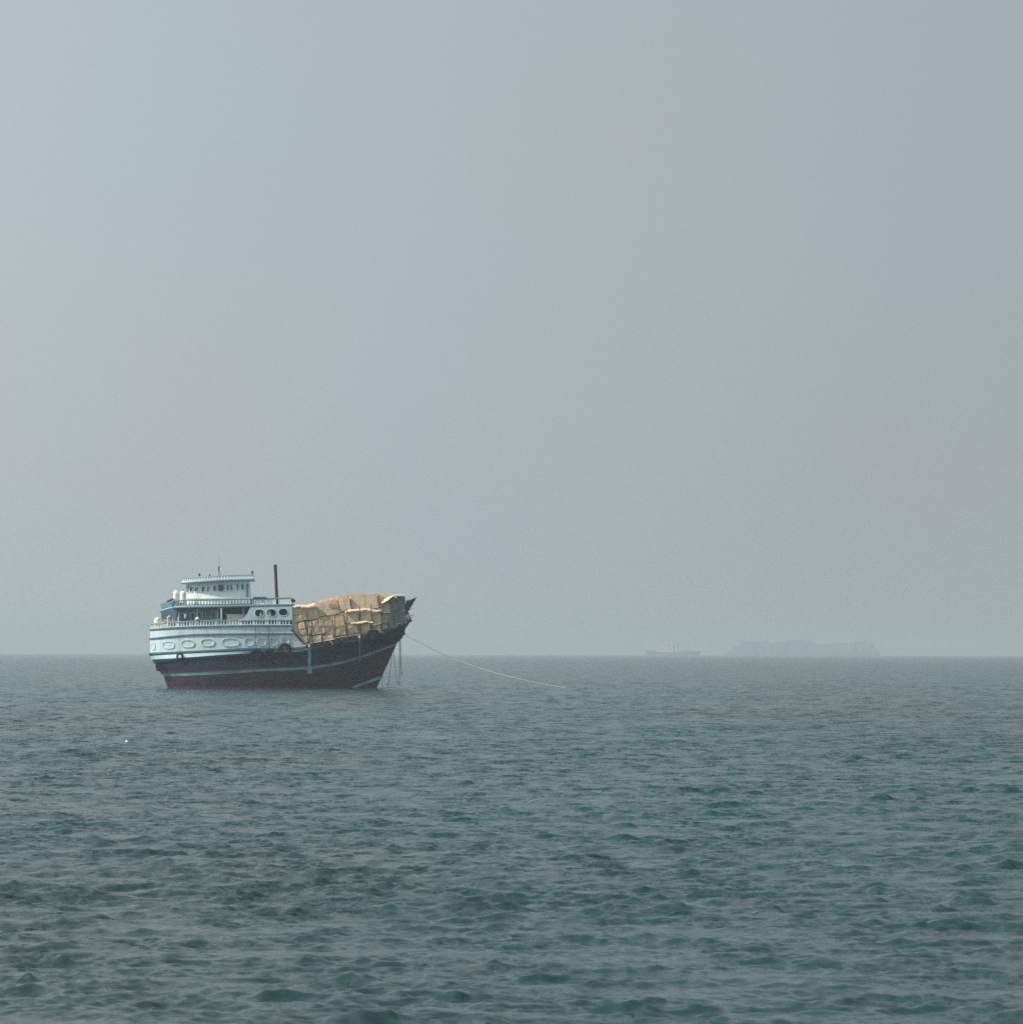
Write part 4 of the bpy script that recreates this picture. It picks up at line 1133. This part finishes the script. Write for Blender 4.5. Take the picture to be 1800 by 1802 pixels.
# dark canopy cloth on the upper deck by the stern rail
dc = MB(); dc.tube([bp(293.5, 1058.5, -2.6), bp(301, 1055.8, -2.6), bp(308, 1053.8, -2.6)], [.08, .12, .05], 8)
dc.thing('rolled_awning', M['dark'], 'dark rolled awning lying over the stern rail of the upper deck', 'awning', frame=BOAT_M, smooth=True)

# ------------------------------------------------------------------ float on the sea
fl_d = ray(223.5, 1307); fl_t = -CAM_H/fl_d.z; fp = Vector((0, 0, CAM_H)) + fl_d*fl_t
flt = empty('float', 'small white float with an orange top bobbing on the dark wave', 'float', Matrix.Translation(fp + Vector((0, 0, .03))))
MB().lathe([(0, -.09), (.055, -.07), (.085, -.02), (.088, .03), (.066, .07), (0, .088)], (0, 0, 0), 16).part('ball', M['plastic'], flt, smooth=True)
MB().lathe([(.068, .07), (.035, .094), (.022, .11), (0, .11)], (0, 0, 0), 12).part('cap', M['pink'], flt, smooth=True)

# ------------------------------------------------------------------ ships in the haze
def ship_frame(pxc, dist):
    d = ray(pxc, 1153.5); t = dist/d.y
    return Matrix.Translation((d.x*t, dist, -dist*dist/(2*EARTH)))
SD = 7000.
PXM = SD/F_PX                                    # metres per photograph pixel out there
ZH = -(CAM_H - 0)                                 # (waterlines sit a hair below the visible horizon)
def hull_mesh(Lm, B, sheer, draft=4.0, bowrake=6., n=24):
    rows_t, rows_w = [], []
    for i in range(n+1):
        x = -Lm/2 + Lm*i/n; u = i/n
        b = B/2*min(1, (1-(1-min(1, u/.12))**2)**.5 if u < .12 else 1)
        if u > .72: b *= max(.0, 1-((u-.72)/.28)**2)
        b = max(b, .05)
        rows_t.append((Vector((x + (bowrake*max(0, (u-.72)/.28)), -b, lin(sheer, u))), Vector((x + (bowrake*max(0, (u-.72)/.28)), b, lin(sheer, u)))))
        rows_w.append((Vector((x, -b*.86, -draft)), Vector((x, b*.86, -draft))))
    mb = MB()
    mb.grid([[p_[0] for p_ in rows_t], [p_[0] for p_ in rows_w], [p_[1] for p_ in rows_w], [p_[1] for p_ in rows_t], [p_[0] for p_ in rows_t]])
    mb.add([rows_t[0][0], rows_t[0][1], rows_w[0][1], rows_w[0][0]], [(0, 1, 2, 3)])
    return mb
# small coaster
SD = 5200.; PXM = SD/F_PX
cf = ship_frame(1182.5, SD) @ Matrix.Rotation(R(-18), 4, 'Z')      # lies at an angle, her side to the sun
coaster = empty('coaster', 'small coaster with pale upperworks, faint in the haze on the horizon', 'ship', cf)
def px_(x, c): return (x-c)*PXM*(1.05 if c < 1200 else 1)
hull_mesh(94*PXM*1.03, 12, [(0, 9.2), (.16, 8.6), (.2, 5.8), (.65, 5.4), (.85, 6.2), (1, 7.4)], bowrake=3).part('hull', M['ship'], coaster)
for (x0, x1, z0, z1, m, nm) in ((1156, 1186, 5.2, 12.4, M['shipw'], 'deckhouse'), (1160, 1178, 12.4, 16.8, M['shipw'], 'bridge'), (1181, 1185.5, 12.4, 22.5, M['shipw'], 'funnel'),
                                (1189.5, 1192.5, 6, 20.5, M['shipw'], 'vent_trunk'), (1195, 1222, 5.2, 7.4, M['ship'], 'hatch_cover')):
    a, b = px_(x0, 1182.5), px_(x1, 1182.5)
    o = MB().box(((a+b)/2, 0, (z0+z1)/2), (b-a, 8, z1-z0-.01)).part(nm, m, coaster)
    if nm in ('deckhouse', 'bridge'):
        for k in range(7):
            MB().box((a + (b-a)*(k+.5)/7, -4.02, z0+(z1-z0)*.62), ((b-a)/12, .1, 1.1)).part('window', M['glass'], o)
for x, z1 in ((1168, 23), (1208, 17)):
    MB().tube([(px_(x, 1182.5), 0, 5), (px_(x, 1182.5), 0, z1)], .3, 8).part('mast', M['ship'], coaster)
# long ship with heaped cargo
SD = 7000.; PXM = SD/F_PX
lf = ship_frame(1411, SD)
longs = empty('cargo_ship', 'long low ship with uneven heaped deck cargo, faint in the haze on the horizon', 'ship', lf)
hull_mesh(270*PXM, 26, [(0, 6.2), (.1, 7.2), (.5, 6.6), (.9, 7.6), (1, 9.)], bowrake=4).part('hull', M['shipc'], longs)
def stacks(pts, step, name, seed):
    """ragged blocks of deck cargo under a top line given in pixels"""
    rg = random.Random(seed); mb = MB(); x = pts[0][0]
    while x < pts[-1][0]-1:
        w_ = step*rg.uniform(.6, 1.5); x1 = min(x+w_, pts[-1][0])
        top = (1153-curve_y(pts, (x+x1)/2) + rg.uniform(-2.4, .9))*PXM
        d_ = rg.uniform(9, 15)
        mb.box(((px_(x, 1411)+px_(x1, 1411))/2, rg.uniform(-2, 2), 2+top/2), (px_(x1, 1411)-px_(x, 1411)-.3, d_, max(2, top-4)))
        x = x1 + rg.choice((0, .5, 1.6))
    return mb.part(name, M['shipc'], longs)
stacks([(1281, 1147), (1290, 1141), (1302, 1130), (1312, 1126), (1334, 1125.5), (1350, 1127.5), (1366, 1131)], 11, 'cargo_stack', 1)
stacks([(1366, 1131), (1380, 1128.5), (1386, 1125), (1420, 1125.5), (1436, 1130)], 13, 'cargo_stack', 2)
stacks([(1436, 1131), (1460, 1131.5), (1494, 1131)], 14, 'cargo_stack', 3)
stacks([(1494, 1130), (1499, 1127.5), (1520, 1128), (1533, 1131), (1540, 1139), (1547, 1145)], 10, 'cargo_stack', 4)
for x, y in ((1322, 1119), (1352, 1121), (1404, 1118.5), (1452, 1124), (1512, 1121.5), (1528, 1123)):
    MB().tube([(px_(x, 1411), 0, 8), (px_(x, 1411), 0, (1153-y)*PXM)], .6, 8).part('mast', M['ship'], longs)

# ------------------------------------------------------------------ haze
HAZE = .00029
hz = MB().box((0, 0, (36-9)/2), (17400, 17400, 45))
hme = hz.mesh('haze', [])
ho = bpy.data.objects.new('haze', hme); COL.objects.link(ho)
tag(ho, 'pale sea haze filling the air out to the horizon', None, None, 'stuff')
hm = bpy.data.materials.new('haze_air'); hm.use_nodes = True
t = hm.node_tree; t.nodes.clear()
o_ = t.nodes.new('ShaderNodeOutputMaterial'); pv = t.nodes.new('ShaderNodeVolumePrincipled')
pv.inputs['Color'].default_value = (.605, .69, .735, 1); pv.inputs['Density'].default_value = HAZE; pv.inputs['Anisotropy'].default_value = .15
t.links.new(pv.outputs['Volume'], o_.inputs['Volume'])
hm.cycles.volume_sampling = 'DISTANCE'
hme.materials.append(hm)
